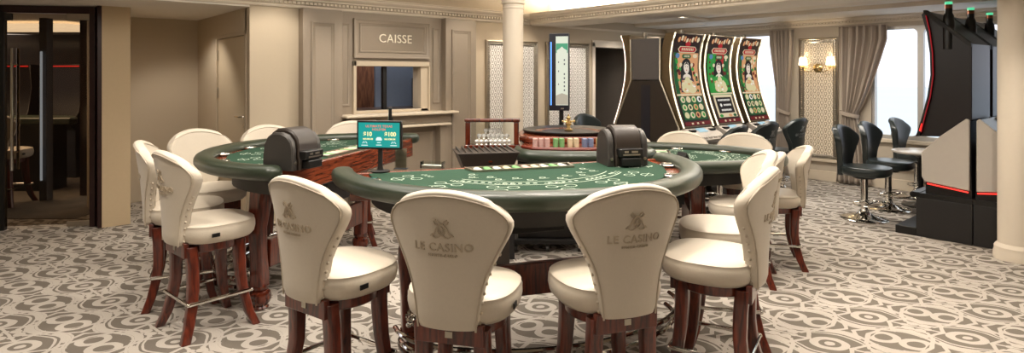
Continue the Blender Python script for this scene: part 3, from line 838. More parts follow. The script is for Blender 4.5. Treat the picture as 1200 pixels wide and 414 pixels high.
# doorway recess further along
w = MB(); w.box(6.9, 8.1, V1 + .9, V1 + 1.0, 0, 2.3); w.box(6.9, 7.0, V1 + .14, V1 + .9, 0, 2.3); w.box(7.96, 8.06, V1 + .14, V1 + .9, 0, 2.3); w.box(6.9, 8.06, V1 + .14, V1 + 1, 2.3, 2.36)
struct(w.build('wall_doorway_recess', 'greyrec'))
t = MB(); t.box(6.97, 7.04, V1 - .02, V1 + .02, 0, 2.0); t.box(7.92, 7.99, V1 - .02, V1 + .02, 0, 2.0); t.box(6.97, 7.99, V1 - .02, V1 + .02, 1.93, 2.04)
struct(t.build('trim_doorway', 'pale', bevel=.006))
# niche with the service door
VN = 8.3
bx('wall_niche_back', 'wall', .9, 1.93, VN, VN + .1, 0, ZS, st=True)
w = MB(); w.box(1.93, 2.03, V1 + .14, 6.38, 0, ZC); w.box(1.93, 2.03, 7.47, VN + .1, 0, ZC); w.box(1.93, 2.03, 6.38, 7.47, 1.93, ZC)
struct(w.build('wall_niche_side', 'wall'))
# service door (structure) with its lever
d = struct(bx('door_1', 'doorp', 1.945, 1.985, 6.425, 7.44, .005, 1.905, bevel=.003))
f = MB(); f.box(1.922, 1.99, 7.44, 7.48, 0, 1.945); f.box(1.922, 1.99, 6.38, 6.425, 0, 1.945); f.box(1.922, 1.99, 6.38, 7.48, 1.908, 1.945)
struct(f.build('trim_1', 'wall', bevel=.003))
h = MB(); h.tube([(1.95, 6.52, 1.07), (1.90, 6.52, 1.07), (1.895, 6.53, 1.07), (1.895, 6.64, 1.07)], .010, 8); h.lathe([(.001, 0), (.026, 0), (.026, .008), (.001, .01)], T=Matrix.Translation((1.945, 6.52, 1.07)) @ Matrix.Rotation(-PI / 2, 4, 'Y'), n=16)
h.lathe([(.001, 0), (.024, 0), (.024, .008), (.001, .01)], T=Matrix.Translation((1.945, 6.52, .985)) @ Matrix.Rotation(-PI / 2, 4, 'Y'), n=16)
h.build('door_handle', 'chrome', d)
for z in (1.72, 1.30, .35): bx('hinge', 'silver', 1.925, 1.945, 7.425, 7.455, z - .06, z + .06, d, .003)
# pier beside the glass entrance
o = bx('wall_pier', 'wallp', .80, 1.04, 7.13, VN + .1, 0, ZS, st=True)
bx('trim_pier_side', 'burgundy', .765, .80, 7.135, 7.32, 0, ZS, st=True)
# niche and entrance soffit
bx('ceiling_entrance', 'ceil', -7, 1.93, V1 + .0, 13, ZS - .02, ZS + .06, st=True)
# window wall: two broad windows
W1 = (.55, 3.06); W2 = (4.36, 5.75); Z0, Z1 = .66, 2.14
w = MB(); x0, x1 = UW, UW + .22
w.box(x0, x1, -6, W1[0], 0, ZC); w.box(x0, x1, W1[1], W2[0], 0, ZC); w.box(x0, x1, W2[1], V1 + .14, 0, ZC)
for a, b in (W1, W2): w.box(x0, x1, a, b, 0, Z0); w.box(x0, x1, a, b, Z1, ZC)
struct(w.build('wall_window', 'wallgrey'))
struct(MB().box(-7, UW, -6.1, -6, 0, ZC).build('wall_behind', 'wall'))
struct(MB().box(-7.1, -7, -6, 13, 0, ZC).build('wall_far_side', 'wall'))
bx('baseboard_window', 'pale2', UW - .03, UW, -6, V1, 0, .14, st=True, bevel=.006)
bx('trim_window_dado', 'pale2', UW - .05, UW, -6, V1, .27, .31, st=True, bevel=.006)
def win(n, a, b, mull):
    m = MB(); R = .07
    # rounded-corner inner frame
    def rr(y0, y1, z0, z1, r, n=6):
        pts = []
        for cy, cz, a0 in ((y1 - r, z1 - r, 0), (y0 + r, z1 - r, PI / 2), (y0 + r, z0 + r, PI), (y1 - r, z0 + r, 3 * PI / 2)):
            for i in range(n + 1): pts.append((cy + r * math.cos(a0 + PI / 2 * i / n), cz + r * math.sin(a0 + PI / 2 * i / n)))
        return pts
    edges = [a] + mull + [b]
    for p, q in zip(edges, edges[1:]):
        inner = rr(p + .032, q - .032, Z0 + .05, Z1 - .04, R); outer = rr(p, q, Z0, Z1, .001)
        k = len(inner); x0, x1 = UW + .03, UW + .12
        vs = [(x0, *p_) for p_ in outer] + [(x0, *p_) for p_ in inner] + [(x1, *p_) for p_ in inner] + [(x1, *p_) for p_ in outer]
        fs = []
        for i in range(k):
            j = (i + 1) % k
            fs += [(i, j, k + j, k + i), (k + i, k + j, 2 * k + j, 2 * k + i), (2 * k + i, 2 * k + j, 3 * k + j, 3 * k + i), (3 * k + i, 3 * k + j, j, i)]
        m.add(vs, fs)
    o = struct(m.build('window_%d' % n, 'alu'))
    bx('pane', 'pane', UW + .07, UW + .078, a + .02, b - .02, Z0 + .02, Z1 - .02, o)
    bx('window_sill', 'pale2', UW - .06, UW + .03, a - .04, b + .04, Z0 - .05, Z0, o, .008)
win(1, W1[0], W1[1], [1.55, 2.50]); win(2, W2[0], W2[1], [])

# ceilings: raised coffer with a lit cove, beam, low field, bulkhead
bx('ceiling', 'white', -7, 5.95, -6, V1 + .36, ZC, ZC + .06, st=True)
bx('wall_cove_back', 'white', 1.93, 5.95, V1 + .34, V1 + .40, ZS, ZC, st=True)
bx('wall_cove_front', 'white', -7, 1.93, V1 + .0, V1 + .06, ZS + .06, ZC, st=True)
bx('ceiling_beam', 'ceil', 5.70, 6.30, -6, V1, ZS, ZS + .10, st=True)
bx('wall_beam_upstand', 'white', 6.05, 6.30, -6, V1, ZS + .10, ZC, st=True)
bx('ceiling_low_field', 'ceil', 6.30, 8.02, -6, V1, 2.34, 2.40, st=True)
bx('ceiling_bulkhead', 'ceil', 8.02, UW, -6, V1, 2.29, 2.40, st=True)
t = MB(); t.box(6.30, 8.02, 4.9, 5.0, 2.30, 2.34); t.box(6.75, 7.65, -6, 4.6, 2.315, 2.34); t.box(6.95, 7.45, 1.0, 4.3, 2.295, 2.315)
struct(t.build('trim_ceiling_tray', 'pale', bevel=.006))
def cornice(name, p0, p1, nrm, z0, h, proj, dent=True, mat='pale'):
    """classical cornice with dentils run from p0 to p1, projecting along nrm"""
    prof = [(0, 0), (.018, 0), (.024, .012), (.024, .030), (.036, .040), (.036, .070), (.062, .074), (.066, .090), (.088, .104), (.10, .120), (.10, .136), (.112, .140), (.112, .15), (0, .15)]
    prof = [(a / .112 * proj, b / .15 * h) for a, b in prof]
    mb = MB(); L = []
    for p in (p0, p1): L.append([(p[0] + nrm[0] * a, p[1] + nrm[1] * a, z0 + b) for a, b in prof])
    mb.loft(L)
    o = struct(mb.build(name, mat, sharp=20))
    if dent:
        d = MB(); n = int(math.dist(p0, p1) / .045); ux, uy = (p1[0] - p0[0]) / n, (p1[1] - p0[1]) / n
        for i in range(n):
            cx, cy = p0[0] + ux * (i + .5), p0[1] + uy * (i + .5)
            hx, hy = abs(ux) * .30 + abs(nrm[0]) * .010, abs(uy) * .30 + abs(nrm[1]) * .010
            q = proj * .40
            cx += nrm[0] * q; cy += nrm[1] * q
            d.box(cx - hx, cx + hx, cy - hy, cy + hy, z0 + h * .27, z0 + h * .45)
        d.build('dentil_strip', mat, o)
    return o
cornice('trim_2', (-4, V1), (5.72, V1), (0, -1), ZS, .145, .13)
cornice('trim_3', (5.70, V1), (5.70, -4), (-1, 0), ZS, .145, .13)
cornice('trim_4', (UW, V1), (UW, -4), (-1, 0), 2.195, .10, .12)
bx('trim_5', 'pale', 5.72, UW, V1 - .02, V1, 2.19, 2.22, st=True)
# cove light strips, lying behind the cornice
bx('cove_light_strip', 'warm', 2.1, 5.6, V1 + .12, V1 + .20, ZS + .15, ZS + .17, st=False)
tag(bpy.data.objects['cove_light_strip'], 'warm light strip hidden in the ceiling cove above the cashier wall', 'light')
o = bx('cove_light_strip', 'warm', 5.86, 5.94, -4, V1 - .2, ZS + .15, ZS + .17)
tag(o, 'warm light strip in the ceiling cove along the beam', 'light')
# columns
def column(x, y, r, ztop, capz, name, label):
    prof = [(.001, 0), (r * 1.22, 0), (r * 1.22, .05), (r * 1.17, .07), (r * 1.17, .10), (r * 1.10, .115), (r, .13), (r, capz), (r * 1.04, capz + .004), (r * 1.04, capz + .016), (r * 1.02, capz + .02), (r * 1.02, capz + .05), (r * 1.15, capz + .06), (r * 1.18, capz + .08), (r * 1.12, capz + .10), (r * 1.12, capz + .13), (r * 1.4, capz + .20), (r * 1.4, ztop), (.001, ztop)]
    o = MB().lathe(prof, (x, y, 0), 48).build(name, 'pale', sharp=30); struct(o); o['label'] = label
    return o
x, y = W(.012, 7.0); column(x, y, .118, ZC, 2.26, 'column_1', 'slim round cream column behind the roulette table')
x, y = W(4.12, 4.93); column(x, y, .135, ZC, 2.30, 'column_2', 'round cream column beside the tall slot machines')

# ------------------------------------------------------------------ cashier front panelling
def frame_rect(mb, x0, x1, z0, z1, y, wd, pr):
    """mitred moulding round a rectangle on the wall face at y, standing out by pr"""
    prof = [(0, 0), (0, pr), (wd * .25, pr), (wd * .45, pr * .6), (wd * .8, pr * .45), (wd, 0)]
    loops = []
    for a, p in prof:
        loops.append([(x0 + a, y - p, z0 + a), (x1 - a, y - p, z0 + a), (x1 - a, y - p, z1 - a), (x0 + a, y - p, z1 - a)])
    mb.loft(loops, cap=False)
cf = empty('cashier_front', (3.5, V1, 0))
tag(cf, 'taupe panelled cashier front with counter shelf and serving opening', 'cashier counter')
def cb(name, mat, x0, x1, y0, y1, z0, z1, parent=cf, bevel=.004, label=None): return bx(name, mat, x0 - 3.5, x1 - 3.5, y0, y1, z0, z1, parent, bevel, label)
# all part coordinates are relative to the wall face (y = 0 on the wall, negative into the room)
p = MB()
for a, b, c, d in ((2.84, 3.02, 0, 2.198), (3.91, 4.19, 0, 2.198), (3.02, 3.91, 1.655, 2.198), (3.02, 3.91, 0, 1.06)):
    p.box(a - 3.5, b - 3.5, -.035, -.001, c, d)
p.build('panelling', 'taupe', cf)
for a, b in ((2.42, 2.85), (4.19, 4.655)):
    q = MB(); q.box(a - 3.5, b - 3.5, -.13, -.001, .0, 2.196)
    pil = q.build('pilaster', 'taupe', cf, .004)
    q = MB(); frame_rect(q, a + .085 - 3.5, b - .085 - 3.5, .25, 2.06, -.13, .045, .018); q.build('moulding', 'taupe', pil, label='raised rectangular moulding')
q = MB()
frame_rect(q, 2.875 - 3.5, 2.975 - 3.5, 1.16, 2.07, -.035, .022, .012); frame_rect(q, 4.06 - 3.5, 4.155 - 3.5, 1.16, 2.07, -.035, .022, .012)
q.build('moulding', 'taupe', cf, label='slim upright mouldings beside the opening')
q = MB(); q.box(3.015 - 3.5, 4.005 - 3.5, -.055, -.03, 1.69, 2.13)
sg = q.build('sign_panel', 'taupe_d', cf, .003)
q = MB(); frame_rect(q, 3.015 - 3.5, 4.005 - 3.5, 1.69, 2.13, -.055, .055, .022); frame_rect(q, 3.09 - 3.5, 3.94 - 3.5, 1.76, 2.075, -.055, .018, .010); q.build('moulding', 'taupe', sg)
t = MB()
vs, fs = text_mesh('CAISSE', .150, spacing=1.05)
mx_ = max(v[0] for v in vs); mn_ = min(v[0] for v in vs); k = .425 / (mx_ - mn_)
n = len(vs)
front = [(.037 + v[0] * k, -.066, 1.915 + v[1] * k * 1.0) for v in vs]; back = [(a, -.054, c) for a, b, c in front]
t.add(front, fs); t.add(back, fs)
ed = {}
for f in fs:
    for a, b in zip(f, f[1:] + f[:1]): ed[(min(a, b), max(a, b))] = ed.get((min(a, b), max(a, b)), 0) + 1
t.add(front + back, [(a, b, b + n, a + n) for (a, b), c in ed.items() if c == 1])
t.build('lettering', 'lettering', sg, label='pale letters reading CAISSE')
q = MB(); ox0, ox1, oz0, oz1 = 3.01 - 3.5, 4.005 - 3.5, 1.06, 1.655
q.box(ox0, ox0 + .035, -.07, .14, oz0, oz1); q.box(ox1 - .115, ox1, -.042, .14, oz0, oz1); q.box(ox1 - .018, ox1, -.07, .0, oz0, oz1)
q.box(ox0, ox1, -.07, .14, 1.60, oz1); q.box(ox0, ox1, -.042, .14, oz0 + .006, 1.10)
q.build('opening_frame', 'wall', cf, .004)
cb('shelf', 'pale2', 2.84, 4.30, -.26, -.0, 1.035, 1.065, bevel=.010)
cb('shelf_support', 'taupe', 2.93, 4.22, -.16, 0, .93, 1.035)
cb('ledge', 'pale2', 2.93, 4.22, -.22, 0, .895, .925, bevel=.010)
for a, b in ((2.96, 3.06), (4.10, 4.20)): cb('bracket', 'taupe', a, b, -.15, 0, .0, .895)
q = MB(); frame_rect(q, 3.12 - 3.5, 3.60 - 3.5, .12, .82, -.035, .04, .016); frame_rect(q, 3.64 - 3.5, 4.06 - 3.5, .12, .82, -.035, .04, .016); q.build('moulding', 'taupe', cf)
# inside the cashier room
o = bx('partition_screen', 'bluegrey', 3.66, 4.5, 6.95, 6.98, 0, 2.2); struct(o); o.name = 'wall_cashier_screen'
s = empty('office_monitor', (4.05, 6.62, 1.10), -.15)
MB().box(-.045, .045, -.02, .02, .02, .36).build('monitor', 'black', s, .003); MB().lathe([(.001, 0), (.06, 0), (.06, .01), (.012, .015), (.012, .05), (.001, .05)]).build('stand', 'black', s)
tag(s, 'narrow black monitor seen edge-on inside the cashier opening', 'monitor')
bx('office_desk', 'darkwood', 2.95, 4.5, V1 + .16, 6.85, 1.05, 1.10)
tag(bpy.data.objects['office_desk'], 'dark desk top just inside the cashier opening', 'desk')
# upright post between the panes of the opening
cb('post', 'black', 3.435, 3.485, .05, .10, 1.10, 1.60)

# ------------------------------------------------------------------ relief panels
def relief(name, along, c, a0, a1, z0, z1, label, inv=1):
    o = empty('relief_panel', (0, 0, 0))
    if along == 'x': o.location = ((a0 + a1) / 2, c, 0)
    else: o.location = (c, (a0 + a1) / 2, 0); o.rotation_euler = (0, 0, -PI / 2)
    hw = (a1 - a0) / 2
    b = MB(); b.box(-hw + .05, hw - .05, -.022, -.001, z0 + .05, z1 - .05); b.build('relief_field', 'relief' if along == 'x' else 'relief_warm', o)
    f = MB(); prof = [(0, .0), (0, .035), (.018, .045), (.03, .034), (.055, .034), (.07, .024), (.07, .001)]
    loops = []
    for a, p in prof: loops.append([(-hw + a, -p, z0 + a), (hw - a, -p, z0 + a), (hw - a, -p, z1 - a), (-hw + a, -p, z1 - a)])
    f.loft(loops, cap=False); f.build('frame', 'silver', o, sharp=20)
    d = MB()
    for s in (-1, 1):
        n = int((z1 - z0 - .08) / .030)
        for i in range(n + 1): d.sphere((s * (hw - .040), -.036, z0 + .04 + (z1 - z0 - .08) * i / n), .0105, 6)
    n = int((2 * hw - .08) / .030)
    for i in range(n + 1):
        for z in (z0 + .04, z1 - .04): d.sphere((-hw + .04 + (2 * hw - .08) * i / n, -.036, z), .0105, 6)
    d.build('bead_moulding', 'silver', o)
    tag(o, label, 'wall panel', 'embossed wall panels in silver frames')
    return o
relief('r', 'x', V1, 4.895, 5.815, .30, 1.965, 'silver-framed embossed white panel partly behind the slim column')
relief('r', 'x', V1, 5.985, 6.885, .30, 1.975, 'silver-framed embossed white panel behind the tall lit display')
relief('r', 'y', UW, 3.47, 4.01, .30, 2.03, 'silver-framed embossed panel between curtains, carrying the wall lamp')

# wall lamp
sc = empty('wall_lamp', (UW - .03, 3.74, 1.60), PI / 2)
MB().lathe([(.001, 0), (.060, 0), (.064, .010), (.050, .016), (.052, .024), (.030, .032), (.034, .040), (.016, .052), (.001, .054)], T=Matrix.Rotation(-PI / 2, 4, 'X') @ Matrix.Scale(1, 4), n=20).build('rosette', 'gold', sc)
for s in (-1, 1):
    a = MB(); pts = []
    for i in range(17):
        t = i / 16; pts.append((s * (.02 + .17 * t), .04 + .045 * math.sin(PI * t), -.055 * math.sin(PI * t * 1.0) + .0 * t + (.02 if t > .9 else 0)))
    a.tube(pts, .0055, 6)
    pts = [(s * (.06 + .045 * math.cos(q)), .05, .03 + .028 * math.sin(q)) for q in [PI * 1.6 * k / 12 for k in range(13)]]
    a.tube(pts, .004, 6)
    a.lathe([(.001, 0), (.012, 0), (.030, .012), (.032, .018), (.012, .022), (.010, .045), (.001, .045)], (s * .19, .05, 0), 14)
    a.build('arm', 'gold', sc)
    MB().lathe([(.062, 0), (.046, .115), (.043, .115), (.059, 0)], (s * .19, .05, .042), 24).build('lamp_shade', 'shade', sc)
tag(sc, 'two-armed gilt wall lamp with lit pleated cream shades', 'wall lamp')

# curtains
def curtain(name, y0, y1, tie_y, label, z1=2.165):
    o = empty('curtain', (UW - .10, (y0 + y1) / 2, 0))
    yc = (y0 + y1) / 2; hw = (y1 - y0) / 2; ty = tie_y - yc
    def width(z):
        tz = .97
        if z > tz: k = min(1, (z - tz) / 1.0); k = k ** .75; return .30 + .70 * k, ty * (1 - k)
        k = (tz - z) / tz; k = k ** .6; return .30 + .45 * k, ty * (1 - .35 * k)
    def fn(u, v):
        z = .02 + (z1 - .02) * v; wd, c = width(z)
        ph = u * 2 * PI * 6.5
        return (.045 * math.sin(ph) * (.55 + .45 * wd) + .012 * math.sin(ph * 2.3 + v * 3), c + (u * 2 - 1) * hw * wd, z)
    MB().grid(fn, 120, 44).build('drape', 'curtain', o, sharp=80, solid=.004)
    a = MB(); wd, c = width(.97)
    pts = [(.068 * math.cos(t), c + (hw * wd + .03) * math.sin(t), .965 + .03 * math.sin(t)) for t in [2 * PI * k / 24 for k in range(24)]]
    a.tube(pts, .008, 6, closed=True, ry=.028); a.build('tieback', 'curtain', o, sharp=70)
    tag(o, label, 'curtain', 'tied-back taupe curtains')
curtain('c', 4.06, 4.42, 4.20, 'taupe curtain tied back on the slot bank side of the wall lamp')
curtain('c', 2.84, 3.44, 3.30, 'taupe curtain gathered between the wall lamp and the sea window')
curtain('c', .30, .75, .45, 'taupe curtain behind the row of tall dark slot machines')

# ------------------------------------------------------------------ entrance glazing and the dim room beyond
GX, GY = W(-4.16, 6.02); HX, HY = W(-4.98, 5.84)
gd = Vector((HX - GX, HY - GY, 0)).normalized(); ga = math.atan2(gd.y, gd.x)
g = empty('glass_entrance', (GX, GY, 0), ga)
MB().box(.02, .755, -.006, .006, .035, 2.10).build('glass_panel', 'glass', g)
MB().box(.755, .795, -.03, .03, 0, 2.17).build('frame_post', 'black', g, .003)
MB().box(.795, 2.4, -.006, .006, .035, 2.10).build('glass_panel', 'glass', g)
MB().box(.0, 2.4, -.03, .03, 2.105, 2.175).build('head_track', 'burgundy', g, .003)
MB().box(-.03, .02, -.04, .04, 0, 2.175).build('frame_post', 'burgundy', g, .003)
MB().box(.02, .23, -.014, .014, 2.045, 2.12).build('patch_fitting', 'silver', g, .003)
MB().box(.02, .23, -.014, .014, .008, .058).build('patch_fitting', 'silver', g, .003)
MB().box(.70, 1.05, -.02, .02, 2.03, 2.10).build('patch_fitting', 'char', g, .003)
for s in (-1, 1):
    b = MB(); b.tube([(.675, s * .05, .58), (.675, s * .05, 1.76)], .014, 12)
    for z in (.75, 1.6): b.tube([(.675, s * .05, z), (.675, 0, z)], .009, 8)
    b.build('pull_handle', 'chrome', g)
tag(g, 'frameless tinted glass entrance with long chrome pull handles', 'glass door')
# far room built around the line of sight through the glass
def FR(x, y, z=0): a, b = W(x, y); return (a, b, z)
def fbox(name, mat, x0, x1, y0, y1, z0, z1, st=True, label=None, cat=None, bevel=0):
    poly = [W(x0, y0), W(x1, y0), W(x1, y1), W(x0, y1)]
    o = MB().prism(poly, z0, z1).build(name, mat, bevel=bevel)
    if st: struct(o)
    else: tag(o, label, cat)
    return o
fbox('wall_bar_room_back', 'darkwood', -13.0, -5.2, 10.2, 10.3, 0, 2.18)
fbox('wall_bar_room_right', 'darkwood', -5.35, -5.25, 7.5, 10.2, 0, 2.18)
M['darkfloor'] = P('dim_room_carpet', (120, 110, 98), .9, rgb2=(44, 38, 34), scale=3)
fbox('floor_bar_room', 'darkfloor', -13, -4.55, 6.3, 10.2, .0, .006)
o = fbox('ceiling_light_slab', 'warm_soft', -12, -5.6, 7.6, 8.25, 2.085, 2.15, False, 'long glowing ceiling trough seen through the glass entrance', 'ceiling light') if 'warm_soft' in M else None
# ------------------------------------------------------------------ placing the furniture
# three card tables
def table_at(root, cx, cy, vx, vy, label):
    x, y = W(cx, cy); root.location = (x, y, 0); root.rotation_euler = (0, 0, face(vx, vy))
    tag(root, label, 'card table', 'green baize card tables'); return root
main = table_at(make_card_table(1.10, 1.10, .98, text=(-.33, .86, .32), cups=7), .03, 3.75, .309, -.951, 'large green card table in the middle, its wide padded rail facing the front stools')
left = table_at(make_card_table(1.06, 1.06, .98, tray=True, text=None), -1.15, 4.46, -.968, .25, 'green card table on the glass entrance side with striped wooden dealer edge')
right = table_at(make_card_table(.70, 1.06, .87, tray=True, text=None, cups=6), 1.17, 5.07, .985, -.17, 'smaller low green card table in front of the colourful slot machines')
def on_table(t, lx, ly, z): return t.matrix_basis @ Vector((lx, ly, z))
def loc_rot(o, t, lx, ly, z, rz):
    p = on_table(t, lx, ly, z); o.location = p; o.rotation_euler = (0, 0, t.rotation_euler.z + rz)

# fifteen upholstered stools
proto = make_casino_stool()
spots = [  # back position (right, ahead), heading, height scale, label
    (-.255, 2.29, (.25, .97), 1, 'ivory stool at the front, the left one of two seen squarely from behind'),
    (.48, 2.41, (-.32, .95), 1, 'ivory stool at the front, the right one of two seen squarely from behind'),
    (-.93, 2.60, (.58, .81), 1, 'ivory stool in three-quarter back view, left of the two square-on front stools'),
    (1.19, 2.83, (-.86, .50), 1, 'large ivory stool at the right end of the middle table, its seat towards us'),
    (1.45, 3.46, (-.97, .22), 1, 'ivory stool tucked behind the large right-end stool, only its rounded back and seat edge showing'),
    (-1.98, 3.47, (.66, .75), 1, 'foremost ivory stool of the left group, whole chrome footrest in view'),
    (-2.42, 3.98, (.90, .43), 1, 'ivory stool directly behind the foremost left stool, nearest the beige pier'),
    (-2.52, 4.84, (.80, -.60), 1, 'ivory stool turned to face us at the left table, before the niche'),
    (-2.12, 5.24, (.70, -.71), 1, 'ivory stool beyond the left table, only its top edge over the baize beside the shuffler'),
    (-1.50, 5.68, (.25, -.97), 1, 'ivory stool beyond the left table, top edge showing behind the limit screen'),
    (1.93, 4.40, (-.92, .40), .88, 'lower ivory stool half hidden between two others at the low table'),
    (2.32, 4.80, (-.96, .28), .88, 'lower ivory stool standing clear at the low table, both rear legs on the carpet'),
    (1.13, 6.05, (-.05, -1.0), .88, 'lower ivory stool beyond the low table, just right of the dark shuffler'),
    (1.68, 6.02, (-.12, -.99), .88, 'lower ivory stool beyond the low table, middle of the three in a row'),
    (2.24, 5.84, (-.34, -.94), .88, 'lower ivory stool beyond the low table, nearest the black slot stools'),
]
for i, (bx_, by_, d, zs, lab) in enumerate(spots):
    o = proto if i == 0 else copy_tree(proto)
    L = math.hypot(*d); dx, dy = d[0] / L, d[1] / L
    x, y = W(bx_ + dx * .235, by_ + dy * .235)
    o.location = (x, y, 0); o.rotation_euler = (0, 0, face(dx, dy)); o.scale = (1, 1, zs)
    tag(o, lab, 'stool', 'ivory stools around the card tables')

# shufflers
sh = make_shuffler(); loc_rot(sh, main, -.66, .12, .939, PI - .12); tag(sh, 'dark brown card shuffler standing on the middle card table', 'card shuffler', 'card shufflers')
sh2 = copy_tree(sh); loc_rot(sh2, left, -.80, -.02, .939, PI * .0 - .12); tag(sh2, 'black card shuffler standing at the end of the left card table', 'card shuffler', 'card shufflers')
# limit screens
ld = make_limit_display(); x, y = W(-.765, 3.52); ld.location = (x, y, .9385); ld.rotation_euler = (0, 0, face(.14, .99)); tag(ld, 'black framed teal screen showing 10 and 100 dollar limits', 'limit display', 'table limit displays')
ld2 = copy_tree(ld); x, y = W(-.985, 4.95); ld2.location = (x, y, .94); ld2.rotation_euler = (0, 0, face(.98, .19)); tag(ld2, 'table limit display seen edge-on, rising above the teal screen', 'limit display', 'table limit displays')
# acrylic holders
def acr(name, w, d, h, pos, hd, label, cat, fold=False):
    r = empty(name, (*W(*pos), .9385), face(*hd))
    m = MB(); m.box(-w / 2, w / 2, 0, .003, 0, h)
    if not fold:
        m.box(-w / 2, w / 2, d, d + .003, 0, h); m.box(-w / 2, -w / 2 + .003, 0, d, 0, h); m.box(w / 2 - .003, w / 2, 0, d, 0, h)
    m.build('acrylic_shell', 'clear', r)
    if fold:
        MB().box(-w / 2 + .004, w / 2 - .004, .0045, .006, .006, h - .004).build('card_insert', 'insert', r); MB().box(-w / 2, w / 2, -.02, .04, 0, .003).build('foot', 'clear', r)
    else: MB().box(-w / 2 + .006, w / 2 - .006, .004, d - .002, 0, h * .45).build('card_stack', 'chip_white', r)
    tag(r, label, cat); return r
M['insert'] = P('striped_beige_card', (186, 170, 146), .3, rgb2=(120, 106, 88), scale=14, stretch=(.1, .1, 3))
acr('sign_holder', .078, .05, .125, (-.665, 3.62), (.15, .99), 'upright clear sign holder with beige insert beside the teal screen', 'sign holder', True)
acr('card_holder', .14, .05, .04, (-.485, 3.63), (.25, .97), 'low clear acrylic box of cards on the middle table', 'card holder')
# small triangular sign on the low table
t = MB(); t.loft([[(x, -.05, 0), (x, .05, 0), (x, .0, .085)] for x in (-.05, .05)])
o = t.build('tent_sign', 'black', bevel=.002); x, y = W(1.30, 4.62); o.location = (x, y, .829); o.rotation_euler = (0, 0, face(.9, .4)); tag(o, 'small black tent-shaped sign on the low card table', 'sign')

# ------------------------------------------------------------------ roulette table
rt = empty('roulette_table', (*W(.46, 5.05), 0), face(0, -1))     # local +Y towards the middle table
def rpt(x, y): return (-(x - .46), -(y - 5.05))                   # (right, ahead) -> local
out = [rpt(*p) for p in ((.06, 4.72), (.14, 4.54), (.40, 4.48), (.90, 4.52), (1.02, 4.64), (1.02, 5.60), (.80, 5.82), (.15, 5.82), (.04, 5.60))]
def scale_poly(pl, k): return [(x * k, y * k) for x, y in pl]
MB().prism(scale_poly(out, .93), .84, .945).build('table_body', 'woodr', rt, .02)
rb = MB(); rb.tube([(*rpt(*p), .895) for p in ((.045, 4.80), (.06, 4.60), (.15, 4.49), (.40, 4.44), (.70, 4.44), (.95, 4.48), (1.05, 4.62), (1.06, 4.9))], [.03, .05, .055, .055, .055, .055, .055, .04], 14, ry=.048)
rb.build('padded_rail', 'rail', rt, sharp=60)
tr = MB(); tr.tube([(*rpt(*p), .945) for p in ((.08, 4.68), (.16, 4.56), (.40, 4.50), (.70, 4.51), (.95, 4.55))], .014, 8); tr.build('wood_trim', 'burgundy2', rt)
MB().prism([rpt(*p) for p in ((.06, 5.42 - .0), (.06, 5.02), (.14, 4.92), (.92, 4.92), (1.0, 5.02), (1.0, 5.42), (.9, 5.78), (.12, 5.78))], .945, .995).build('wheel_housing', 'woodr', rt, .012)
MB().box(*sorted((rpt(.05, 0)[0], rpt(.52, 0)[0])), rpt(0, 5.45)[1], rpt(0, 5.15)[1], .11, .86).build('pedestal', 'blackm', rt, .01)
MB().box(*sorted((rpt(-.0, 0)[0], rpt(.60, 0)[0])), rpt(0, 5.50)[1], rpt(0, 5.10)[1], .07, .115).build('pedestal_base', 'blackm', rt, .01)
for px_, py_ in ((.03, 5.14), (.30, 5.14), (.57, 5.14), (.03, 5.46), (.57, 5.46)):
    c = MB(); a, b = rpt(px_, py_); c.tube([(a - .014, b, .030), (a + .014, b, .030)], .030, 12); c.box(a - .018, a + .018, b - .012, b + .012, .045, .08)
    c.build('caster', 'char', rt)
tag(rt, 'wooden roulette table with green padded rail behind the middle card table', 'roulette table')
wl = empty('wheel', (*rpt(.50, 5.36), .995)); wl.parent = rt
MB().lathe([(.30, 0), (.385, .0), (.405, .018), (.405, .028), (.375, .032), (.36, .028), (.30, .010)], n=56).build('rim', 'black', wl, label='glossy black rim')
MB().lathe([(.001, .010), (.18, .006), (.30, .014), (.30, .002), (.001, .002)], n=48).build('bowl', 'woodr', wl)
q = MB(); q.lathe([(.001, 0), (.035, 0), (.04, .012), (.018, .022), (.014, .04), (.026, .052), (.028, .066), (.012, .076), (.010, .095), (.020, .106), (.020, .118), (.008, .128), (.006, .145), (.001, .15)], (0, 0, .012), 20)
for k in range(4): a = PI / 2 * k + .3; q.tube([(0, 0, .09), (.05 * math.cos(a), .05 * math.sin(a), .095)], .006, 6); q.sphere((.054 * math.cos(a), .054 * math.sin(a), .096), .011, 8)
q.build('turret', 'gold', wl, label='gilt turret with four arms')
# chip stacks on the roulette table
cols = [('chip_pink', 'pale pink', 3), ('chip_green', 'green', 2), ('chip_cream', 'cream', 2), ('chip_blue', 'greyish blue', 2), ('chip_yellow', 'pale yellow', 2), ('chip_white', 'white', 2)]
cx = .18
for key, nm, n in cols:
    for j in range(n):
        for row in range(2):
            o = MB().lathe([(.001, 0), (.0195, 0), (.020, .001)] + [q for k in range(8) for q in ((.020, .0035 + k * .0066), (.0190, .0052 + k * .0066), (.020, .0068 + k * .0066))] + [(.0195, .062), (.001, .062)], n=14).build('chip_stack', key)
            x, y = W(cx, 4.66 + row * .052); o.location = (x, y, .9465)
            tag(o, 'stack of %s chips along the roulette table edge' % nm, 'chip stack', '%s chip stacks' % nm)
        cx += .046
    cx += .020
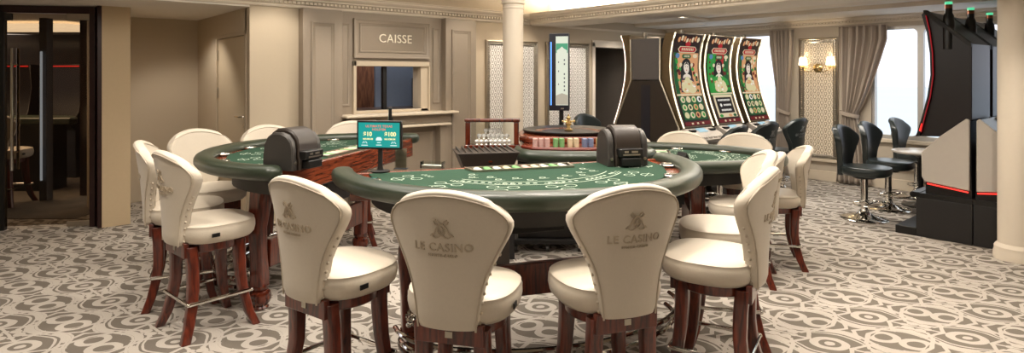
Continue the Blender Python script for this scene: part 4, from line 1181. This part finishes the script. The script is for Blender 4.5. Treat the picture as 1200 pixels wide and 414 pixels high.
# rack with wooden ends and glass balls, and the chip sorting machine
rk = empty('ball_rack', (*W(-.155, 4.98), .0), face(0, 1)); rk.scale = (.88, 1, 1)
M['crystal'] = glass_mat('cut_glass', (.86, .88, .88), .35, .05)
for x in (-.235, .215): MB().box(x - .022, x + .025, -.045, .045, .93, 1.115).build('end_block', 'woodt', rk, .006)
MB().box(-.265, .25, -.05, .05, 1.115, 1.145).build('top_rail', 'woodt', rk, .010, label='polished wooden top rail')
MB().box(-.265, .25, -.052, .052, .90, .93).build('shelf', 'woodt', rk, .004)
MB().box(-.21, .19, .040, .044, .93, 1.115).build('back_pane', 'clear', rk)
MB().box(-.22, .20, -.06, .06, .0, .90).build('pedestal', 'blackm', rk, .008)
tag(rk, 'wooden-ended glass display rack standing beside the roulette table', 'display rack')
k = 0
for row, (n, z) in enumerate(((8, .955), (7, .997), (4, 1.038))):
    for i in range(n):
        o = MB().lathe([(.001, .0), (.012, .0), (.007, .008), (.012, .014), (.019, .024), (.019, .032), (.012, .041), (.001, .043)], n=12).build('glass_marker', 'marker')
        off = (-.150 + .043 * i) if row == 0 else ((-.13 + .043 * i) if row == 1 else (-.07 + .043 * i))
        x, y = W(-.155 + off * .88, 4.98 + (-.02 if row == 0 else 0.0 + row * .01)); o.location = (x, y, .93 + row * .0435)
        tag(o, 'small shiny glass marker heaped in the wooden-ended rack', 'win marker', 'glass markers in the rack')
ch = empty('chip_sorter', (*W(-.19, 4.34), 0), face(.22, -.97))
MB().loft([[(-.16, -.10, 0), (.16, -.10, 0), (.16, .10, 0), (-.16, .10, 0)], [(-.15, -.10, .5), (.15, -.10, .5), (.15, .10, .5), (-.15, .10, .5)], [(-.16, -.12, .80), (.15, -.12, .80), (.15, .12, .80), (-.16, .12, .80)], [(-.21, -.15, .945), (.21, -.15, .945), (.21, .15, .945), (-.21, .15, .945)], [(-.225, -.16, .96), (.225, -.16, .96), (.225, .16, .96), (-.225, .16, .96)]]).build('body', 'brownm', ch, .006)
MB().lathe([(.001, 0), (.014, 0), (.014, .004), (.001, .005)], T=Matrix.Translation((-.01, .137, .90)) @ Matrix.Rotation(-PI / 2, 4, 'X'), n=14).build('lock', 'chrome', ch)
for i in range(10):
    x = -.19 + .042 * i
    MB().loft([[(x, -.155, .955), (x + .008, -.155, .955), (x + .008, .14, .955), (x, .14, .955)], [(x, -.155, .978), (x + .008, -.155, .978), (x + .008, .13, .964), (x, .13, .964)]]).build('divider', 'char', ch)
tag(ch, 'dark trough-topped chip sorting machine behind the middle card table', 'chip sorter')

# tall lit display on the roulette table
td = empty('pillar_display', (*W(.495, 6.08), 0), face(.18, .98))
MB().lathe([(.001, 0), (.16, 0), (.16, .015), (.03, .03), (.022, .05), (.022, 1.15), (.001, 1.15)]).build('pole', 'black', td)
MB().box(-.118, .080, -.05, .06, 1.145, 1.915).build('housing', 'blackn', td, .004)
a = MB(); a.m = 1; a.box(-.050, .072, -.054, -.045, 1.20, 1.885); a.m = 0; a.add([(x, -.0555, z) for x, z in ((-.048, 1.72), (.070, 1.72), (.070, 1.815), (-.048, 1.815))], [(0, 1, 2, 3)]); a.m = 1
a.add([(-.040, -.0565, 1.68), (.062, -.0565, 1.68), (.062, -.0565, 1.745), (.03, -.0565, 1.765), (.011, -.0565, 1.785), (-.008, -.0565, 1.765), (-.040, -.0565, 1.745)], [tuple(range(7))])
a.m = 2
for z in (1.60, 1.64, 1.50, 1.46, 1.42, 1.38, 1.34): a.add([(x, -.0565, z + q) for x, q in ((.030, 0), (.042, 0), (.042, .018), (.030, .018))], [(0, 1, 2, 3)])
for z in (1.62, 1.53, 1.40): a.add([(x, -.0565, z + q) for x, q in ((-.026, 0), (-.018, 0), (-.018, .016), (-.026, .016))], [(0, 1, 2, 3)])
a.m = 3; a.add([(x, -.056, z) for x, z in ((-.048, 1.205), (.070, 1.205), (.070, 1.30), (.01, 1.32), (-.048, 1.295))], [(0, 1, 2, 3, 4)])
a.build('screen', ['disp_g', 'disp', 'disp_d', 'disp_t'], td)
MB().box(-.104, -.092, -.054, -.045, 1.20, 1.83).build('side_light', 'led_b', td, label='glowing blue-white strip')
MB().box(.0, .03, -.054, -.049, 1.160, 1.172).build('maker_plate', 'silver', td)
tag(td, 'tall narrow lit display on a black pole behind the roulette wheel', 'display')

# ------------------------------------------------------------------ slot machines
centres = [(6.17, 0, .62), (6.87, 1, .60), (7.60, 2, .56)]
labs = ['curved slot machine with peach screen, closest to the dark bank end', 'curved slot machine with green and red screen, middle of three', 'curved slot machine with peach screen, closest to the window']
for (u, th, w_), lb in zip(centres, labs):
    s = make_slot(w_, th); s.location = (u, 4.40, 0); s.rotation_euler = (0, 0, PI); tag(s, lb, 'slot machine', 'curved slot machines by the window')
for u in (6.17, ):
    s = make_slot(.62, 0, edge='led_p2', screen=False); s.location = (u, 4.415, 0); s.rotation_euler = (0, 0, 0)
    tag(s, 'back-to-back slot machine facing away, violet edge light at its foot', 'slot machine', 'curved slot machines by the window')
# end panel of the bank
eb = empty('slot_bank_end'); tag(eb, 'flared end panel of the curved slot machine bank, grey above and brown below', 'panel')
ep = MB(); ep.loft([[(x, 4.205, 1.93), (x, 4.625, 1.93), (x, 4.60, 1.44), (x, 4.22, 1.44)] for x in (5.826, 5.855)]); e = ep.build('upper_panel', 'greypan', eb, .01)
ep = MB(); ep.loft([[(x, 3.955, 0), (x, 4.855, 0), (x, 4.855, .90), (x, 4.61, 1.435), (x, 4.21, 1.435), (x, 3.955, .90)] for x in (5.832, 5.856)]); e2 = ep.build('lower_panel', 'brownm', eb, .008)
for pts_ in ([(5.83, 4.20, 1.93), (5.83, 4.205, 1.45), (5.83, 3.948, .90), (5.83, 3.948, .1)], [(5.83, 4.63, 1.93), (5.83, 4.615, 1.45), (5.83, 4.862, .90), (5.83, 4.862, .1)]): MB().tube(pts_, .009, 6).build('edge_trim', 'paletrim', eb)
st = MB(); st.box(5.828, 5.833, 4.34, 4.47, .05, 1.38); st.build('dark_stripe', 'navy', e2)

tl = ['dark tall slot machine at the end of its row with pale side panel', 'dark tall slot machine, middle of its row beside the column', 'dark tall slot machine, last of its row towards the window']
for i, u in enumerate((6.88, 7.63, 8.38)):
    s = make_tall_slot(.70 if i < 2 else .68) if i == 0 else copy_tree(s0)
    if i == 0: s0 = s
    s.location = (u, 1.42, 0); tag(s, tl[i], 'slot machine', 'tall dark slot machines')
s = make_tall_slot(.70, low=True); s.location = (6.88, 1.415, 0); s.rotation_euler = (0, 0, PI); tag(s, 'low black cabinet with pale side panel, half hidden by the round column', 'cabinet')

# slot stools
bs = make_bar_stool()
bspots = [  # centre in room axes, rotation
    ((6.90, 2.42), PI, 'black leather slot stool on chrome disc base, foremost of those by the sea window'),
    ((7.60, 2.42), PI, 'black leather slot stool on chrome base, middle of the sea window row'),
    ((8.58, 2.42), PI, 'black leather slot stool beside the marble table by the sea window'),
    ((6.05, 3.58), .08, 'black leather stool before the peach slot machine nearest the bank end'),
    ((6.78, 3.60), -.05, 'black leather stool before the green and red slot machine'),
    ((7.68, 3.66), -.05, 'black leather stool standing under the wall lamp, before the last curved slot machine'),
    ((6.16, 5.46), PI, 'black leather stool behind the roulette table, turned to the hidden side of the bank'),
]
for i, (p, r, lab) in enumerate(bspots):
    o = bs if i == 0 else copy_tree(bs)
    o.location = (*p, 0); o.rotation_euler = (0, 0, r); tag(o, lab, 'stool', 'black slot machine stools')
# small marble table
mt = empty('marble_side_table', (8.55, 2.02, 0))
mt.location = (8.08, 2.24, 0)
MB().lathe([(.001, .60), (.27, .60), (.285, .612), (.285, .628), (.27, .635), (.001, .635)], n=40).build('table_top', 'marble', mt)
MB().lathe([(.001, 0), (.19, 0), (.19, .012), (.03, .03), (.026, .1), (.026, .55), (.12, .60), (.001, .60)], n=28).build('pedestal', 'black', mt)
tag(mt, 'small round pale marble table beside the tall slot machines', 'table')

# ------------------------------------------------------------------ things in the dim room
def dim_slot(x, y, hd, label):
    r = empty('dim_slot_machine', (*W(x, y), 0), face(*hd))
    MB().loft([[(q, yy, z) for yy, z in ((0, 0), (.4, 0), (.4, .7), (.5, .78), (.36, .95), (.28, 1.3), (.32, 1.66), (0, 1.66))] for q in (-.3, .3)]).build('body', 'tallbody', r, .008)
    l = MB(); l.tube([(-.28, .335, 1.63), (.30, .335, 1.63), (.31, .30, 1.35), (.31, .36, 1.0)], .009, 6); l.build('edge_light', 'led_r', r)
    MB().box(-.10, .05, .47, .50, .80, .83).build('button_light', 'led_r', r)
    tag(r, label, 'slot machine', 'dim slot machines beyond the glass'); return r
dim_slot(-7.5, 9.3, (.1, -1), 'dim slot machine with red edge light seen through the glass')
dim_slot(-6.55, 9.25, (-.2, -1), 'dim slot machine nearer the pier, seen through the glass')
rp = MB(); rp.prism([W(-6.2, 10.12), W(-5.4, 10.12), W(-5.4, 10.18), W(-6.2, 10.18)], .8, 1.75); o = rp.build('textured_wall_panel', 'silverp'); tag(o, 'glinting textured panel on the dim back wall beyond the glass', 'wall panel')
dt = empty('dim_card_table', (*W(-6.55, 7.75), 0), face(0, 1))
MB().prism(ell(.9, .6, 24), .86, .95).build('table_top', 'rail', dt, .02); MB().box(-.6, .6, .05, .35, 0, .86).build('table_base', 'tallbody', dt)
tag(dt, 'dim card table in the room beyond the glass', 'card table')
for (x, y, d), lab in zip(((-5.85, 7.0, (-.1, 1)), (-6.55, 6.9, (.1, 1)), ), ('dim ivory stool beyond the glass, closest to the pier', 'dim ivory stool beyond the glass, behind the pull handle')):
    o = copy_tree(proto); xx, yy = W(x, y); o.location = (xx, yy, .006); o.rotation_euler = (0, 0, face(*d)); tag(o, lab, 'stool', 'stools beyond the glass')
po = MB(); po.prism([W(-5.62, 7.2), W(-5.53, 7.2), W(-5.53, 7.3), W(-5.62, 7.3)], 0, 2.18); o = po.build('column_3', 'greypan'); struct(o)
po = MB().box(-.012, .012, -.012, .012, .25, 1.78).build('light_strip', 'led_soft'); x, y = W(-5.575, 7.175); po.location = (x, y, 0); tag(po, 'thin bluish upright light strip beyond the glass entrance', 'light')  # pale blue strip with an emissive surface

# ------------------------------------------------------------------ downlights
for (x, y, z), lab in zip((( *W(1.95, 8.6), 2.338), (*W(3.15, 7.0), 2.338), (8.45, 5.3, 2.288)), ('recessed ceiling spot near the doorway recess', 'recessed ceiling spot above the curved slot machines', 'recessed ceiling spot by the window wall')):
    o = empty('downlight', (x, y, z))
    MB().lathe([(.035, 0), (.05, 0), (.05, -.006), (.035, -.004)], n=24).build('trim_ring', 'alu', o)
    MB().lathe([(.001, .0), (.035, .0), (.035, -.002), (.001, -.002)], n=20).build('lens', 'spotglow', o)
    tag(o, lab, 'ceiling light')

# ------------------------------------------------------------------ outside
bx('sea', 'seam', UW + 8, 900, -900, 900, -14.1, -14.0); tag(bpy.data.objects['sea'], kind='structure')

# ------------------------------------------------------------------ lights
def area(name, loc, rot, sx, sy, power, col=(1, .86, .68), spread=PI):
    l = bpy.data.lights.new(name, 'AREA'); l.shape = 'RECTANGLE'; l.size = sx; l.size_y = sy; l.energy = power; l.color = col; l.spread = spread
    o = bpy.data.objects.new(name, l); COL.objects.link(o); o.location = loc; o.rotation_euler = rot; return o
def spot(name, loc, tgt, power, ang=70, col=(1, .90, .78), blend=.6, r=.04):
    l = bpy.data.lights.new(name, 'SPOT'); l.energy = power; l.color = col; l.spot_size = math.radians(ang); l.spot_blend = blend; l.shadow_soft_size = r
    o = bpy.data.objects.new(name, l); COL.objects.link(o); o.location = loc
    o.rotation_euler = (Vector(tgt) - Vector(loc)).to_track_quat('-Z', 'Y').to_euler(); return o
WARM = (1, .92, .82)
area('coffer_panel_light', (2.6, 3.2, ZC - .02), (0, 0, 0), 4.5, 3.6, 150, WARM)  # unseen overhead area lamps, added to fill the room with light
area('coffer_panel_light', (2.2, -.8, ZC - .02), (0, 0, 0), 5.0, 3.0, 15, (1, .88, .74))
area('coffer_panel_light', (-3.0, 1.0, ZC - .02), (0, 0, 0), 4.0, 5.0, 38, (1, .90, .78))
area('cove_uplight', (3.8, V1 + .17, ZS + .18), (PI, 0, 0), 3.6, .12, 190, (1, .95, .86))
area('cove_uplight', (5.88, 2.5, ZS + .18), (PI, 0, 0), .12, 7.0, 200, (1, .95, .86))
area('field_panel_light', (7.2, 3.45, 2.29), (0, 0, 0), .4, 1.9, 58, WARM)  # area lamps added under the low ceiling to brighten the window side
area('field_panel_light', (7.1, 4.6, 2.335), (0, 0, 0), .5, 1.2, 14, WARM)
for x, y, tx, ty, p in ((3.1, 5.3, 3.2, 6.2, 15), (4.4, 5.4, 4.45, 6.3, 16), (5.4, 5.5, 5.4, 6.3, 16), (6.4, 5.5, 6.45, 6.3, 16), (7.4, 5.7, 7.45, 6.3, 12), (2.1, 5.6, 2.2, 6.4, 14), (1.2, 6.8, 1.9, 6.9, 10), (.2, 6.2, .9, 7.1, 30)):
    spot('wall_washer', (x, y, 2.5 if x < 5.6 else 2.3 if y > 0 and x > 1.3 else 2.15), (tx, ty, 1.0), p * 2.0, 80)  # spots without fittings, added to brighten the walls and the pier
for cx, cy in ((-.35, 2.75), (.75, 2.85), (-1.8, 2.6), (2.4, 2.2), (.3, 3.4), (-1.2, 4.4), (1.4, 4.6), (3.4, 4.0), (-3.2, 3.6)):
    x, y = W(cx, cy); spot('table_spot', (x, y, 2.62 if x < 5.7 else 2.28), (x + .05, y + .1, 0), 76, 100)
spot('lamp_glow', (UW - .12, 3.92, 1.70), (UW, 3.92, 1.9), 1.5, 160); spot('lamp_glow', (UW - .12, 3.56, 1.70), (UW, 3.56, 1.9), 1.5, 160)
spot('niche_spot', (1.35, 7.3, 2.15), (1.75, 7.6, .6), 24, 110)  # unseen spot added to lift the dark niche
x, y = W(-6.5, 7.8); area('bar_room_light', (x, y, 2.07), (0, 0, 0), 1.5, 1.5, 75, (1, .78, .55))
area('cashier_room_light', (3.8, 7.0, 2.28), (0, 0, 0), .8, .6, 14, (.9, .92, 1))  # unseen lamp added to brighten the wood inside the opening

wd = bpy.data.worlds.new('sky'); S.world = wd; wd.use_nodes = True; nt = wd.node_tree; bg = nt.nodes['Background']
tc = nt.nodes.new('ShaderNodeTexCoord'); sp = nt.nodes.new('ShaderNodeSeparateXYZ'); nt.links.new(tc.outputs['Generated'], sp.inputs[0])
cr = nt.nodes.new('ShaderNodeValToRGB'); nt.links.new(sp.outputs[2], cr.inputs[0])
cr.color_ramp.elements[0].position = 0; cr.color_ramp.elements[0].color = (.80, .78, .86, 1)
cr.color_ramp.elements[1].position = .16; cr.color_ramp.elements[1].color = (.95, .98, 1, 1)
nt.links.new(cr.outputs[0], bg.inputs[0]); bg.inputs[1].default_value = 1.6

cam = bpy.data.cameras.new('camera'); co = bpy.data.objects.new('camera', cam); COL.objects.link(co)
cam.sensor_width = 36; cam.lens = 36 * 710 / 1200; cam.shift_y = -(207 - 88) / 1200; cam.clip_start = .05; cam.clip_end = 3000
co.location = (0, 0, 1.5); co.rotation_euler = (PI / 2, 0, -math.atan2(FX, FY)); S.camera = co
S.view_settings.view_transform = 'Standard'; S.view_settings.look = 'None'; S.view_settings.gamma = 1; S.view_settings.use_curve_mapping = False
S.view_settings.exposure = 0.12
S.cycles.use_denoising = True; S.cycles.max_bounces = 8; S.cycles.sample_clamp_indirect = 6
for o in list(S.objects):
    if o.type == 'LIGHT': pass
